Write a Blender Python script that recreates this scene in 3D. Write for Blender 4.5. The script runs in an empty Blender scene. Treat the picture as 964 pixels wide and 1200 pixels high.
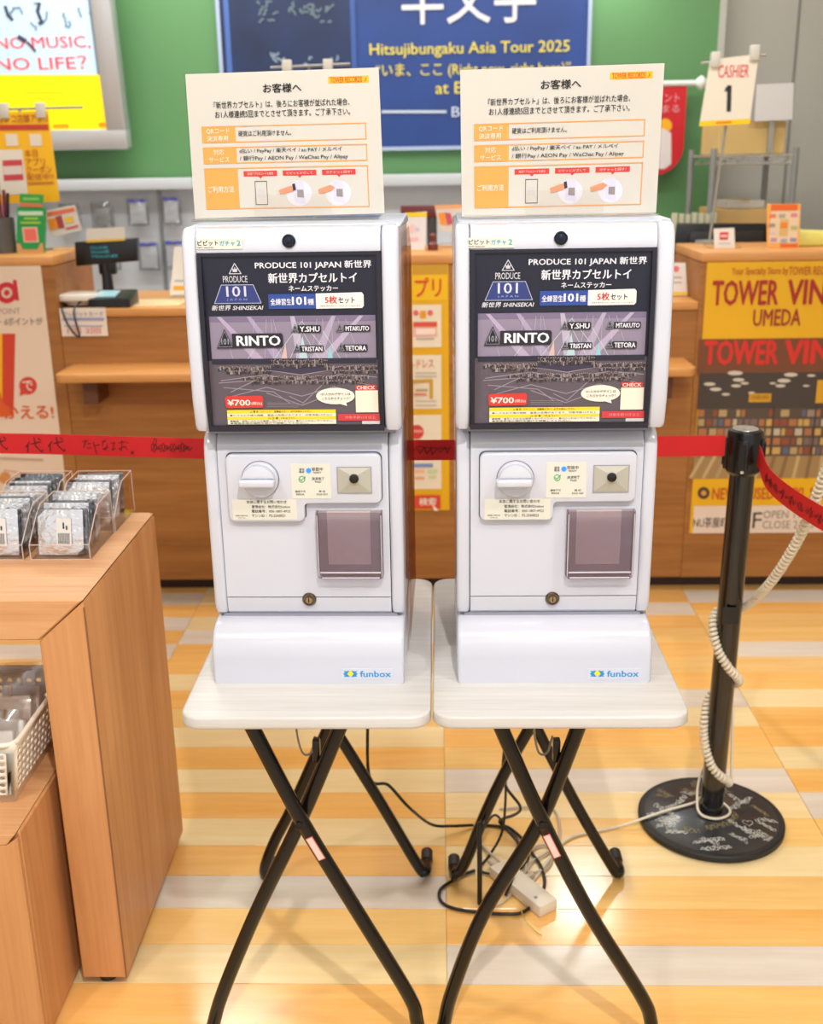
import bpy, bmesh, math, random
from mathutils import Vector, Matrix, Euler
random.seed(7)
SC = bpy.context.scene
COL = SC.collection
PI = math.pi

# ------------------------------------------------------------------ camera
FPX, CX, CY, PIT, YAW, ROL, HC = 1276., 482., 600., .3103, -.0276, .0156, 1.5
cp, sp, cw, sw, cr, sr = math.cos(PIT), math.sin(PIT), math.cos(YAW), math.sin(YAW), math.cos(ROL), math.sin(ROL)
FW = Vector((sw*cp, cw*cp, -sp)); RT = Vector((cw, -sw, 0)); DN = FW.cross(RT)
RT2 = cr*RT + sr*DN; DN2 = -sr*RT + cr*DN
CPOS = Vector((0, 0, HC))
cam = bpy.data.objects.new('camera', bpy.data.cameras.new('camera')); COL.objects.link(cam)
m3 = Matrix((RT2, -DN2, -FW)).transposed()
cam.matrix_world = Matrix.Translation(CPOS) @ m3.to_4x4()
cam.data.sensor_fit = 'VERTICAL'; cam.data.sensor_height = 36; cam.data.lens = FPX/1200*36
cam.data.clip_start = .05
cam.data.dof.use_dof = True; cam.data.dof.focus_distance = 1.66; cam.data.dof.aperture_fstop = 5.0
SC.camera = cam

# ------------------------------------------------------------------ world, exposure
W = bpy.data.worlds.new('world'); SC.world = W; W.use_nodes = True
W.node_tree.nodes['Background'].inputs[0].default_value = (.98, .985, 1, 1)
W.node_tree.nodes['Background'].inputs[1].default_value = 1.0
SC.cycles.transparent_max_bounces = 32
SC.view_settings.view_transform = 'Standard'; SC.view_settings.look = 'None'
SC.view_settings.exposure = -0.05; SC.view_settings.gamma = 1

def area(loc, tgt, sx, sy, power, col=(1, .985, .96)):
    l = bpy.data.lights.new('ceiling_or_fill_lamp', 'AREA'); l.shape = 'RECTANGLE'; l.size = sx; l.size_y = sy
    l.energy = power; l.color = col
    o = bpy.data.objects.new('ceiling_or_fill_lamp', l); COL.objects.link(o); o.location = loc
    o.rotation_euler = (Vector(tgt)-Vector(loc)).to_track_quat('-Z', 'Y').to_euler()
    return o
def spot(loc, tgt, power, angle=50, size=.05, col=(1, .965, .91)):
    l = bpy.data.lights.new('spot_lamp', 'SPOT'); l.energy = power; l.spot_size = math.radians(angle)
    l.spot_blend = .5; l.shadow_soft_size = size; l.color = col
    o = bpy.data.objects.new('spot_lamp', l); COL.objects.link(o); o.location = loc
    o.rotation_euler = (Vector(tgt)-Vector(loc)).to_track_quat('-Z', 'Y').to_euler()
    return o
CH = 3.0
area((0, .6, CH-.02), (0, .6, 0), 3.6, .5, 18)
area((-.2, 3.3, CH-.02), (-.2, 4.2, 0), 3.6, .35, 56)
area((.76, 5.1, 2.42), (.4, 2.4, 0), .3, .22, 7)
area((-1.3, 4.7, CH-.02), (-1.3, 4.7, 0), .8, .5, 18)
area((0, 4.1, CH-.02), (-.1, 5.2, 1.0), 3.0, .4, 30)  # added fill, no fixture of the shop: brightens the lower back wall
area((0, -1.6, CH-.02), (0, -.8, 0), 3.6, .6, 24)
spot((.25, -.12, 2.9), (-.05, 1.75, .4), 150, 75, .035)
spot((1.3, .5, 2.9), (.15, 1.7, .7), 55, 60, .04)
spot((-1.2, .2, 2.9), (-.7, 1.9, .7), 55, 60, .05)
spot((.6, 2.2, 2.95), (1.0, 3.7, .7), 45, 60)

# ------------------------------------------------------------------ pixel -> point in the place
def ray(u, v): return RT2*((u-CX)/FPX) + DN2*((v-CY)/FPX) + FW
def aY(u, v, Y): d = ray(u, v); return CPOS + d*(Y/d.y)
def aZ(u, v, z): d = ray(u, v); return CPOS + d*((z-HC)/d.z)
def aX(u, v, x): d = ray(u, v); return CPOS + d*(x/d.x)

# ------------------------------------------------------------------ materials
def lin(c):
    r = []
    for x in c[:3]:
        x /= 255.
        r.append(x/12.92 if x <= .04045 else ((x+.055)/1.055)**2.4)
    return (*r, 1)
MC = {}
def mat(name, col, rough=.5, metal=0, coat=0, bump=0, bscale=60, var=.0, vscale=12, emit=0, spec=.5):
    if name in MC: return MC[name]
    m = bpy.data.materials.new(name); m.use_nodes = True; nt = m.node_tree; b = nt.nodes['Principled BSDF']
    b.inputs['Base Color'].default_value = lin(col); b.inputs['Roughness'].default_value = rough
    b.inputs['Metallic'].default_value = metal; b.inputs['Coat Weight'].default_value = coat
    b.inputs['Specular IOR Level'].default_value = spec
    b.inputs['Coat Roughness'].default_value = .08
    tc = nt.nodes.new('ShaderNodeTexCoord')
    if var:
        n = nt.nodes.new('ShaderNodeTexNoise'); n.inputs['Scale'].default_value = vscale; n.inputs['Detail'].default_value = 4
        mx = nt.nodes.new('ShaderNodeMixRGB'); mx.blend_type = 'MIX'
        mx.inputs[1].default_value = lin([c*(1-var) for c in col]); mx.inputs[2].default_value = lin([min(255, c*(1+var)) for c in col])
        nt.links.new(tc.outputs['Object'], n.inputs['Vector']); nt.links.new(n.outputs['Fac'], mx.inputs[0]); nt.links.new(mx.outputs[0], b.inputs['Base Color'])
    if bump:
        n = nt.nodes.new('ShaderNodeTexNoise'); n.inputs['Scale'].default_value = bscale; n.inputs['Detail'].default_value = 3
        bp = nt.nodes.new('ShaderNodeBump'); bp.inputs['Strength'].default_value = bump; bp.inputs['Distance'].default_value = .004
        nt.links.new(tc.outputs['Object'], n.inputs['Vector']); nt.links.new(n.outputs['Fac'], bp.inputs['Height']); nt.links.new(bp.outputs[0], b.inputs['Normal'])
    if emit:
        b.inputs['Emission Color'].default_value = lin(col); b.inputs['Emission Strength'].default_value = emit
    MC[name] = m; return m
def wood(name, c1, c2, axis='X', rough=.45, grain=90, stretch=.04, rnd=0, coat=0, c3=None):
    if name in MC: return MC[name]
    m = bpy.data.materials.new(name); m.use_nodes = True; nt = m.node_tree; b = nt.nodes['Principled BSDF']; L = nt.links.new
    tc = nt.nodes.new('ShaderNodeTexCoord'); mp = nt.nodes.new('ShaderNodeMapping')
    s = {'X': (stretch, 1, 1), 'Y': (1, stretch, 1), 'Z': (1, 1, stretch)}[axis]
    mp.inputs['Scale'].default_value = s
    L(tc.outputs['Object'], mp.inputs['Vector'])
    src = mp.outputs[0]
    if rnd:
        oi = nt.nodes.new('ShaderNodeObjectInfo'); mul = nt.nodes.new('ShaderNodeMath'); mul.operation = 'MULTIPLY'; mul.inputs[1].default_value = 37
        L(oi.outputs['Random'], mul.inputs[0])
        ad = nt.nodes.new('ShaderNodeVectorMath'); ad.operation = 'ADD'; L(mp.outputs[0], ad.inputs[0]); L(mul.outputs[0], ad.inputs[1]); src = ad.outputs[0]
    n = nt.nodes.new('ShaderNodeTexNoise'); n.inputs['Scale'].default_value = grain; n.inputs['Detail'].default_value = 6; n.inputs['Roughness'].default_value = .65
    L(src, n.inputs['Vector'])
    n2 = nt.nodes.new('ShaderNodeTexNoise'); n2.inputs['Scale'].default_value = grain*.18; n2.inputs['Detail'].default_value = 3; n2.inputs['Distortion'].default_value = .6
    L(src, n2.inputs['Vector'])
    av = nt.nodes.new('ShaderNodeMath'); av.operation = 'ADD'; L(n.outputs['Fac'], av.inputs[0]); L(n2.outputs['Fac'], av.inputs[1])
    rp = nt.nodes.new('ShaderNodeMapRange'); rp.inputs[1].default_value = .75; rp.inputs[2].default_value = 1.25; L(av.outputs[0], rp.inputs[0])
    mx = nt.nodes.new('ShaderNodeMixRGB'); mx.inputs[1].default_value = lin(c1); mx.inputs[2].default_value = lin(c2); L(rp.outputs[0], mx.inputs[0])
    out = mx.outputs[0]
    if rnd:
        hs = nt.nodes.new('ShaderNodeHueSaturation'); mr = nt.nodes.new('ShaderNodeMapRange'); mr.inputs[3].default_value = 1-rnd; mr.inputs[4].default_value = 1+rnd
        L(oi.outputs['Random'], mr.inputs[0]); L(mr.outputs[0], hs.inputs['Value']); L(out, hs.inputs['Color']); out = hs.outputs[0]
    L(out, b.inputs['Base Color'])
    bp = nt.nodes.new('ShaderNodeBump'); bp.inputs['Strength'].default_value = .12; bp.inputs['Distance'].default_value = .001
    L(n.outputs['Fac'], bp.inputs['Height']); L(bp.outputs[0], b.inputs['Normal'])
    b.inputs['Roughness'].default_value = rough; b.inputs['Coat Weight'].default_value = coat; b.inputs['Coat Roughness'].default_value = .17
    MC[name] = m; return m
def clear(name, tint=(255, 255, 255), fres=1.35, rough=.02, base=.03):
    if name in MC: return MC[name]
    m = bpy.data.materials.new(name); m.use_nodes = True; nt = m.node_tree; L = nt.links.new
    nt.nodes.remove(nt.nodes['Principled BSDF'])
    t = nt.nodes.new('ShaderNodeBsdfTransparent'); t.inputs[0].default_value = lin(tint)
    g = nt.nodes.new('ShaderNodeBsdfGlossy'); g.inputs['Roughness'].default_value = rough
    lw = nt.nodes.new('ShaderNodeLayerWeight'); lw.inputs[0].default_value = .5; fr = nt.nodes.new('ShaderNodeMath'); fr.operation = 'POWER'; fr.inputs[1].default_value = 4; L(lw.outputs['Facing'], fr.inputs[0])
    fm = nt.nodes.new('ShaderNodeMath'); fm.operation = 'MULTIPLY'; fm.inputs[1].default_value = min(1, (fres-1)*1.6); L(fr.outputs[0], fm.inputs[0]); fr = fm
    ad = nt.nodes.new('ShaderNodeMath'); ad.operation = 'ADD'; ad.use_clamp = True; ad.inputs[1].default_value = base; L(fr.outputs[0], ad.inputs[0])
    mx = nt.nodes.new('ShaderNodeMixShader'); L(ad.outputs[0], mx.inputs[0]); L(t.outputs[0], mx.inputs[1]); L(g.outputs[0], mx.inputs[2])
    L(mx.outputs[0], nt.nodes['Material Output'].inputs[0]); MC[name] = m; return m

WHITE = mat('machine_white_plastic', (202, 204, 216), .22, coat=.4, var=.01)
WHITE2 = mat('white_plastic', (235, 235, 235), .35)
BLACKP = mat('black_plastic', (18, 18, 20), .3)
BLACKT = mat('black_enamel_tube', (14, 11, 10), .25, coat=.3, spec=.3)
RUBBER = mat('black_rubber', (28, 28, 29), .5)
CHROME = mat('chrome', (205, 205, 202), .22, .6)
STEEL = mat('brushed_steel', (150, 152, 150), .4, .35)
DARK = mat('dark_recess', (14, 12, 12), .6)
SEAM = mat('seam_line', (70, 70, 82), .6)
TABLE = wood('white_wood_table', (214, 212, 210), (198, 195, 191), 'X', .4, 140, .05)
CLEAR = clear('clear_acrylic', (254, 253, 252)); SMOKY = clear('smoky_clear_plastic', (230, 224, 230), 1.35, .06, .05)
REARC = clear('rear_smoked_plastic', (208, 180, 164), 1.12, .1, .06)
GLASS = clear('window_glass', (252, 252, 253), 1.3, .02, .0)
WPAPER = mat('cream_paper', (212, 207, 198), .45)
CTR = wood('counter_brown_wood', (170, 114, 56), (142, 90, 36), 'X', .5, 60, .06)
CTRTOP = wood('counter_top_wood', (214, 156, 92), (196, 134, 70), 'X', .4, 60, .06)
PLV = wood('display_wood_vertical', (214, 156, 104), (194, 134, 82), 'Z', .45, 90, .035)  # upright faces toned darker against the front light, shading put into the colour
PLH = wood('display_wood_horizontal', (222, 170, 120), (202, 146, 98), 'X', .45, 90, .04)
F_O = wood('plank_orange', (252, 200, 122), (242, 180, 94), 'X', .16, 55, .07, .03, .35)
F_P = wood('plank_pale', (248, 226, 176), (240, 210, 152), 'X', .16, 55, .07, .03, .35)
F_Y = wood('plank_honey', (250, 208, 134), (240, 190, 110), 'X', .16, 55, .07, .03, .35)
F_G = wood('plank_grey', (232, 222, 208), (220, 206, 190), 'X', .16, 55, .07, .03, .35)

# ------------------------------------------------------------------ mesh helpers
def new(): return bmesh.new()
def merge(bm, other):
    me = bpy.data.meshes.new('tmp'); other.to_mesh(me); other.free(); bm.from_mesh(me); bpy.data.meshes.remove(me)
def box(bm, x0, x1, y0, y1, z0, z1, r=0, seg=2, M=None):
    b = new(); bmesh.ops.create_cube(b, size=1)
    for v in b.verts:
        v.co = Vector(((x0+x1)/2+v.co.x*(x1-x0), (y0+y1)/2+v.co.y*(y1-y0), (z0+z1)/2+v.co.z*(z1-z0)))
    if r: bmesh.ops.bevel(b, geom=list(b.edges), offset=r, segments=seg, profile=.5, affect='EDGES')
    if M: b.transform(M)
    merge(bm, b)
def prism(bm, pts, axis, a, b_, r=0, seg=2):
    """pts: polygon in the plane across axis; axis 'x' -> (y,z), 'y' -> (x,z), 'z' -> (x,y)"""
    b = new()
    f = {'x': lambda p, t: (t, p[0], p[1]), 'y': lambda p, t: (p[0], t, p[1]), 'z': lambda p, t: (p[0], p[1], t)}[axis]
    va = [b.verts.new(f(p, a)) for p in pts]; vb = [b.verts.new(f(p, b_)) for p in pts]
    fa = b.faces.new(va); fb = b.faces.new(vb[::-1]); n = len(pts)
    for i in range(n): b.faces.new((va[i], vb[i], vb[(i+1) % n], va[(i+1) % n]))
    bmesh.ops.recalc_face_normals(b, faces=list(b.faces))
    if r: bmesh.ops.bevel(b, geom=list(set(list(fa.edges)+list(fb.edges))), offset=r, segments=seg, profile=.5, affect='EDGES')
    merge(bm, b)
def rrect(x0, x1, z0, z1, r, n=5):
    P = []
    for cx_, cz_, a0 in ((x1-r, z1-r, 0), (x0+r, z1-r, 90), (x0+r, z0+r, 180), (x1-r, z0+r, 270)):
        for k in range(n+1):
            a = math.radians(a0+90*k/n); P.append((cx_+r*math.cos(a), cz_+r*math.sin(a)))
    return P
def catmull(P, n=8):
    P = [Vector(p) for p in P]; out = []
    Q = [2*P[0]-P[1]]+P+[2*P[-1]-P[-2]]
    for i in range(1, len(Q)-2):
        p0, p1, p2, p3 = Q[i-1], Q[i], Q[i+1], Q[i+2]
        for k in range(n):
            t = k/n
            out.append(.5*((2*p1)+(-p0+p2)*t+(2*p0-5*p1+4*p2-p3)*t*t+(-p0+3*p1-3*p2+p3)*t**3))
    out.append(P[-1]); return out
def tube(bm, P, r, n=8, cap=True):
    P = [Vector(p) for p in P]; rings = []
    t0 = (P[1]-P[0]).normalized(); nrm = t0.orthogonal().normalized()
    for i, p in enumerate(P):
        t = ((P[min(i+1, len(P)-1)]-P[max(i-1, 0)])).normalized()
        nrm = (nrm-t*nrm.dot(t)).normalized(); bi = t.cross(nrm)
        rr = r[i] if isinstance(r, (list, tuple)) else r
        rings.append([bm.verts.new(p+(nrm*math.cos(2*PI*k/n)+bi*math.sin(2*PI*k/n))*rr) for k in range(n)])
    for a, b in zip(rings, rings[1:]):
        for k in range(n): bm.faces.new((a[k], a[(k+1) % n], b[(k+1) % n], b[k]))
    if cap: bm.faces.new(rings[0][::-1]); bm.faces.new(rings[-1])
def lathe(bm, prof, c=(0, 0, 0), n=24, axis='z'):
    rings = []
    for r, h in prof:
        ring = []
        for k in range(n):
            a = 2*PI*k/n
            if axis == 'z': p = (c[0]+r*math.cos(a), c[1]+r*math.sin(a), c[2]+h)
            else: p = (c[0]+r*math.cos(a), c[1]-h, c[2]+r*math.sin(a))
            ring.append(bm.verts.new(p))
        rings.append(ring)
    fs = []
    for a, b in zip(rings, rings[1:]):
        for k in range(n): fs.append(bm.faces.new((a[k], a[(k+1) % n], b[(k+1) % n], b[k])))
    fs.append(bm.faces.new(rings[0][::-1])); fs.append(bm.faces.new(rings[-1]))
    bmesh.ops.recalc_face_normals(bm, faces=fs)
def plate(bm, pts3, th):
    """flat card through 3-D points facing -y, th thick backwards"""
    va = [bm.verts.new(p) for p in pts3]; vb = [bm.verts.new((p[0], p[1]+th, p[2])) for p in pts3]
    n = len(pts3); fs = [bm.faces.new(va), bm.faces.new(vb[::-1])]
    for i in range(n): fs.append(bm.faces.new((va[i], vb[i], vb[(i+1) % n], va[(i+1) % n])))
    bmesh.ops.recalc_face_normals(bm, faces=fs)
def obj(name, bm, m, parent=None, smooth=35, loc=None):
    me = bpy.data.meshes.new(name)
    if smooth: 
        for f in bm.faces: f.smooth = True
    bm.to_mesh(me); bm.free(); me.materials.append(m)
    if smooth:
        me.set_sharp_from_angle(angle=math.radians(smooth))
    o = bpy.data.objects.new(name, me); COL.objects.link(o)
    if parent: o.parent = parent
    if loc: o.location = loc
    return o
def tag(o, label, cat, group=None):
    o['label'] = label; o['category'] = cat
    if group: o['group'] = group
    return o
def thing(name, label, cat, loc=(0, 0, 0), rot=(0, 0, 0), group=None):
    o = bpy.data.objects.new(name, None); COL.objects.link(o); o.location = loc; o.rotation_euler = rot
    o.empty_display_size = .05
    return tag(o, label, cat, group)
def struct(name, bm, m, parent=None):
    o = obj(name, bm, m, parent)
    if not parent: o['kind'] = 'structure'
    return o

# ------------------------------------------------------------------ lettering and flat print
TX = {}
def glyphs(s, bold):
    k = (s, bold)
    if k in TX: return TX[k]
    c = bpy.data.curves.new('t', 'FONT'); c.body = s; c.resolution_u = 2; c.fill_mode = 'FRONT'
    o = bpy.data.objects.new('t', c); COL.objects.link(o)
    dg = bpy.context.evaluated_depsgraph_get(); me = bpy.data.meshes.new_from_object(o.evaluated_get(dg))
    V = [(v.co.x, v.co.y) for v in me.vertices]; Fc = [tuple(p.vertices) for p in me.polygons]
    bpy.data.objects.remove(o); bpy.data.curves.remove(c); bpy.data.meshes.remove(me)
    x0 = min(v[0] for v in V); x1 = max(v[0] for v in V); y0 = min(v[1] for v in V); y1 = max(v[1] for v in V)
    nc = 1
    if bold:
        nc = 4 if bold < 2 else 6; d = .011*bold; V0, F0 = V, Fc; V, Fc = [], []
        for dx, dy in ((-d, 0), (d, 0), (0, -d*.7), (0, d*.7)) if bold < 2 else ((-d, 0), (d, 0), (0, -d*.6), (0, d*.6), (-d*.5, 0), (d*.5, 0)):
            n0 = len(V); V += [(x+dx, y+dy) for x, y in V0]; Fc += [tuple(i+n0 for i in f_) for f_ in F0]
        x0 -= d; x1 += d; y0 -= d*.7; y1 += d*.7
    V = [((x-x0)/(x1-x0), (y-y0)/(y1-y0)) for x, y in V]
    TX[k] = (V, Fc, nc); return TX[k]
def frame_map(root_loc, rot, yp):
    Mi = (Matrix.Translation(root_loc) @ Euler(rot).to_matrix().to_4x4()).inverted()
    o = Mi @ CPOS; R3 = Mi.to_3x3()
    def f(u, v):
        d = R3 @ ray(u, v); t = (yp-o.y)/d.y; P = o+d*t; return (P.x, P.z)
    return f
class Print:
    """flat print on a surface facing -y; photo measurements in crop pixels (ox,oy,scale)"""
    def __init__(s, parent, f, y0, ox=0, oy=0, sc=1, eps=.0004, fy=None):
        s.n = 0; s.p = parent; s.f = lambda u, v: f(ox+u/sc, oy+v/sc); s.y0 = y0; s.e = eps; s.B = {}; s.fy = fy or (lambda x, z: 0)
    def bm(s, col, layer, kind):
        k = (tuple(col), layer, kind)
        if k not in s.B: s.B[k] = new()
        return s.B[k]
    def P(s, x, z, L, c=0): return (x, s.y0-(L+.022*((s.n+c*7) % 38))*s.e, z)
    def tick(s): s.n += 1
    def poly(s, pts, col, L=1, kind='printed_panel'):
        s.n += 1
        b = s.bm(col, L, kind)
        try: b.faces.new([b.verts.new(s.P(*s.f(*p), L)) for p in pts])
        except ValueError: pass
    def rect(s, x0, y0, x1, y1, col, L=1):
        s.n += 1
        a = s.f(x0, (y0+y1)/2); c = s.f(x1, (y0+y1)/2); t = s.f((x0+x1)/2, y0); bt = s.f((x0+x1)/2, y1)
        b = s.bm(col, L, 'printed_panel')
        q = [(a[0], t[1]), (a[0], bt[1]), (c[0], bt[1]), (c[0], t[1])]
        b.faces.new([b.verts.new(s.P(*p, L)) for p in q])
    def line(s, pts, w, col, L=2, kind='printed_line'):
        b = s.bm(col, L, kind); Q = [Vector(s.f(*p)) for p in pts]
        for a, c in zip(Q, Q[1:]):
            d = c-a; s.n += 1
            if d.length < 1e-6: continue
            d.normalize(); n = Vector((-d.y, d.x))*w/2; a2 = a-d*w*.3; c2 = c+d*w*.3
            b.faces.new([b.verts.new(s.P(*p, L)) for p in (a2+n, a2-n, c2-n, c2+n)])
    def disc(s, x, y, r, col, L=2, n=20, r2=0):
        b = s.bm(col, L, 'printed_panel'); s.n += 1
        if r2:
            for k in range(n):
                a, c = 2*PI*k/n, 2*PI*(k+1)/n
                b.faces.new([b.verts.new(s.P(*s.f(x+q*math.cos(t), y+q*math.sin(t)), L)) for q, t in ((r, a), (r, c), (r2, c), (r2, a))])
        else: b.faces.new([b.verts.new(s.P(*s.f(x+r*math.cos(2*PI*k/n), y+r*math.sin(2*PI*k/n)), L)) for k in range(n)])
    def text(s, st, x0, y0, x1, y1, col, L=3, bold=0, skew=0):
        V, Fc, nc = glyphs(st, bold); b = s.bm(col, L, 'lettering'); s.n += 1; per = len(V)//nc
        l = Vector(s.f(x0, (y0+y1)/2)); r = Vector(s.f(x1, (y0+y1)/2)); t = Vector(s.f((x0+x1)/2, y0)); bo = Vector(s.f((x0+x1)/2, y1))
        # follow the surface's own axes, not the photo's
        U = Vector((r.x-l.x, 0)); Vv = Vector((skew*(t.y-bo.y), t.y-bo.y)); O = Vector((l.x, bo.y))
        vs = [b.verts.new(s.P(*(O+U*x+Vv*y), L, i//per)) for i, (x, y) in enumerate(V)]
        for f in Fc:
            try: b.faces.new([vs[i] for i in f])
            except ValueError: pass
    def done(s, rough=.5, emit=0):
        for (col, L, kind), b in s.B.items():
            nm = 'print_%d_%d_%d%s' % (*col[:3], '_lit' if emit else '')
            obj(kind, b, mat(nm, col, rough, emit=emit), s.p, smooth=0)

K = (25, 22, 24); RED = (206, 44, 40); ORG = (245, 160, 66); YEL = (250, 200, 20)

# ================================================================== THE SETTING
bm = new(); box(bm, -4.2, 4.2, -3, 5.6, -.06, -.006)
floor = struct('floor', bm, F_P)
# planks: rows along x, 0.1113 deep, blocks 0.8755 long, colour by row and block as laid
rows = {
 'C': {-2: 'P', -1: 'O', 0: 'G', 1: 'O', 2: 'Y', 3: 'P', 4: 'Y', 5: 'P', 6: 'G', 7: 'Y', 8: 'O', 9: 'P', 10: 'G', 11: 'O', 12: 'Y', 13: 'O', 14: 'Y', 15: 'O', 16: 'G', 17: 'O'},
 'R': {-2: 'O', -1: 'P', 0: 'G', 1: 'O', 2: 'O', 3: 'P', 4: 'Y', 5: 'G', 6: 'O', 7: 'P', 8: 'O', 9: 'O', 10: 'P', 11: 'O', 12: 'Y', 13: 'G', 14: 'Y', 15: 'Y', 16: 'O', 17: 'G'},
 'L': {-2: 'Y', -1: 'O', 0: 'P', 1: 'Y', 2: 'G', 3: 'O', 4: 'P', 5: 'O', 6: 'P', 7: 'O', 8: 'P', 9: 'Y', 10: 'O', 11: 'P', 12: 'O', 13: 'O', 14: 'G', 15: 'P', 16: 'O', 17: 'P'},
 'M': {17: 'G', 16: 'O', 15: 'G', 14: 'O', 13: 'G', 12: 'O', 11: 'Y', 10: 'P'}}
FM = {'O': F_O, 'P': F_P, 'Y': F_Y, 'G': F_G}
pm = {}
for k in FM:
    b = new(); box(b, -.4372, .4372, -.0551, .0551, -.006, 0, .0007, 1)
    me = bpy.data.meshes.new('plank'); b.to_mesh(me); b.free(); me.materials.append(FM[k]); pm[k] = me
cols = [('X', -2.18-.0), ('M', -1.3063), ('L', -.4308), ('C', .4445), ('R', 1.32), ('X', 2.1955)]
for ci, (cn, xc) in enumerate(cols):
    for k in range(-12, 20):
        code = rows.get(cn, {}).get(k) or random.choice('OPYGO')
        o = bpy.data.objects.new('plank', pm[code]); COL.objects.link(o); o.parent = floor
        o.location = (xc, 1.7111+.1113*(k+.5), 0)

GREEN = mat('green_wall_paint', (92, 143, 90), .5, var=.03, vscale=2)
GREY = mat('grey_wall_paint', (182, 182, 174), .55, var=.02, vscale=3)
b = new(); box(b, -4.2, 1.23, 5.2, 5.3, 0, CH); struct('wall_back', b, GREEN)
b = new(); box(b, 1.23, 4.2, 5.35, 5.45, 0, CH); box(b, 1.23, 1.26, 5.2, 5.36, 0, CH)
wr = struct('wall_back_right', b, GREY)
b = new(); px = aY(932, 60, 5.35).x; box(b, px-.004, px+.004, 5.344, 5.35, 0, CH); box(b, 1.26, 4.2, 5.342, 5.35, 0, .08); struct('trim_1', b, mat('grey_joint', (128, 126, 118), .6))
CEIL = mat('ceiling_white', (228, 226, 220), .8, var=.01)
b = new(); box(b, -4.2, 4.2, -1.9, 5.5, CH, CH+.08); struct('ceiling', b, CEIL)
SW = mat('side_wall_white', (226, 220, 210), .7, var=.02, vscale=2)
b = new(); box(b, -4.3, -4.2, -1.9, 5.5, 0, CH); struct('wall_left', b, SW)
b = new(); box(b, 4.2, 4.3, -1.9, 5.5, 0, CH); struct('wall_right', b, SW)

# ================================================================== SIGNAGE SCREEN on the green wall
loc = aY(60, 176, 5.02); rot = (.12, 0, 0)
tv = thing('signage_screen', 'silver-framed lit screen reading NO MUSIC, NO LIFE? on the green wall', 'screen', loc, rot)
f = frame_map(loc, rot, 0)
xr = .5*(f(152, 175)[0]+f(126, 0)[0]); zb = f(100, 176)[1]
b = new(); FRM = mat('silver_frame', (196, 196, 198), .3, .3)
x0 = xr-1.3; zt = zb+1.05; fw = .085
box(b, x0, xr, 0, .09, zb, zb+fw, .008); box(b, x0, xr, 0, .09, zt-fw, zt, .008)
box(b, xr-fw, xr, .0005, .0905, zb+fw-.01, zt-fw+.01, .008); box(b, x0, x0+fw, .0005, .0905, zb+fw-.01, zt-fw+.01, .008)
obj('frame', b, FRM, tv)
b = new(); box(b, x0+.01, xr-.01, .03, .08, zb+.01, zt-.01)
obj('backing', b, mat('frame_inner', (150, 160, 185), .4), tv)
sx1, sz0 = xr-fw-.015, f(100, 154)[1]
p = Print(tv, f, .026, eps=.001)
sc_ = new(); box(sc_, x0+fw, sx1, .026, .03, sz0, zt-fw); obj('display', sc_, mat('lit_screen_blue', (196, 222, 236), .3, emit=.5), tv)
p.poly([(-40, 88), (122, 88), (128.5, 155), (-40, 156)], (255, 232, 0), 1)
p.text('NO MUSIC,', -8, 43, 104, 59, (226, 70, 84), 2, .8); p.text('NO LIFE？', -8, 66, 100, 82, (226, 70, 84), 2, .8)
def scrib(p, x0, y0, x1, y1, n, w, col, L=2, step=5):
    x, y = x0, (y0+y1)/2
    for _ in range(n):
        pts = []
        cx_, cy_ = random.uniform(x0, x1), random.uniform(y0, y1)
        a = random.uniform(0, 6.3)
        for k in range(random.randint(3, 6)):
            pts.append((cx_, cy_)); a += random.uniform(-1.6, 1.6); cx_ += math.cos(a)*step; cy_ += math.sin(a)*step
            cx_ = min(max(cx_, x0), x1); cy_ = min(max(cy_, y0), y1)
        p.line(pts, w, col, L)
scrib(p, 2, 2, 108, 40, 9, .008, (110, 130, 150), 3, 4)
p.line([(4, 8), (7, 18), (12, 23)], .014, (60, 66, 84), 3); p.line([(44, 4), (42, 14), (47, 26), (44, 28)], .014, (60, 66, 84), 3); p.line([(20, 44), (27, 48)], .02, (70, 60, 84), 3); p.line([(30, 50), (39, 60)], .012, (90, 60, 84), 3)
p.line([(25, 109), (78, 109)], .006, (236, 190, 0), 2); p.line([(35, 116), (66, 116)], .006, (236, 190, 0), 2)
p.rect(60, 146, 79, 151, (250, 150, 10), 2); p.line([(115, 147), (122, 147)], .02, (250, 150, 10), 2)
p.done(.3, .5)

# ================================================================== BLUE TOUR POSTER
loc = aY(470, 173, 5.17)
po = thing('tour_poster', 'large blue concert tour poster with yellow lettering on the green wall', 'poster', loc)
f = frame_map(loc, (0, 0, 0), 0)
xl, xr_ = f(262, 120)[0], f(689, 80)[0]; H_ = 1.0; xm = f(416, 80)[0]
b = new(); box(b, xl, xr_, 0, .02, 0, H_); obj('board', b, mat('poster_blue', (30, 62, 128), .4, var=.35, vscale=2.2), po)
b = new(); box(b, xl, xm, -.004, 0, .02, H_-.01); obj('artwork', b, mat('poster_dark', (18, 34, 66), .4, var=.7, vscale=3.5), po)
b = new(); box(b, xr_-.008, xr_+.008, -.008, .02, 0, H_); box(b, xl, xr_, -.008, .02, -.012, .004)
box(b, xl-.008, xl+.008, -.008, .02, 0, H_); obj('edging', b, mat('pale_edging', (170, 186, 214), .4), po)
p = Print(po, f, -.006, eps=.001)
p.rect(411, -90, 417, 172, (52, 88, 160), 1); p.rect(264, -90, 270, 172, (70, 104, 176), 1)
p.text('羊文学', 470, -42, 628, 28, (226, 228, 232), 2, 1)
p.text('Hitsujibungaku Asia Tour 2025', 433, 49, 667, 67, (228, 214, 92), 2, 1.2)
p.text('“いま、ここ (Right now, right here)”', 440, 73, 668, 91, (228, 214, 92), 2, 1)
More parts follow.
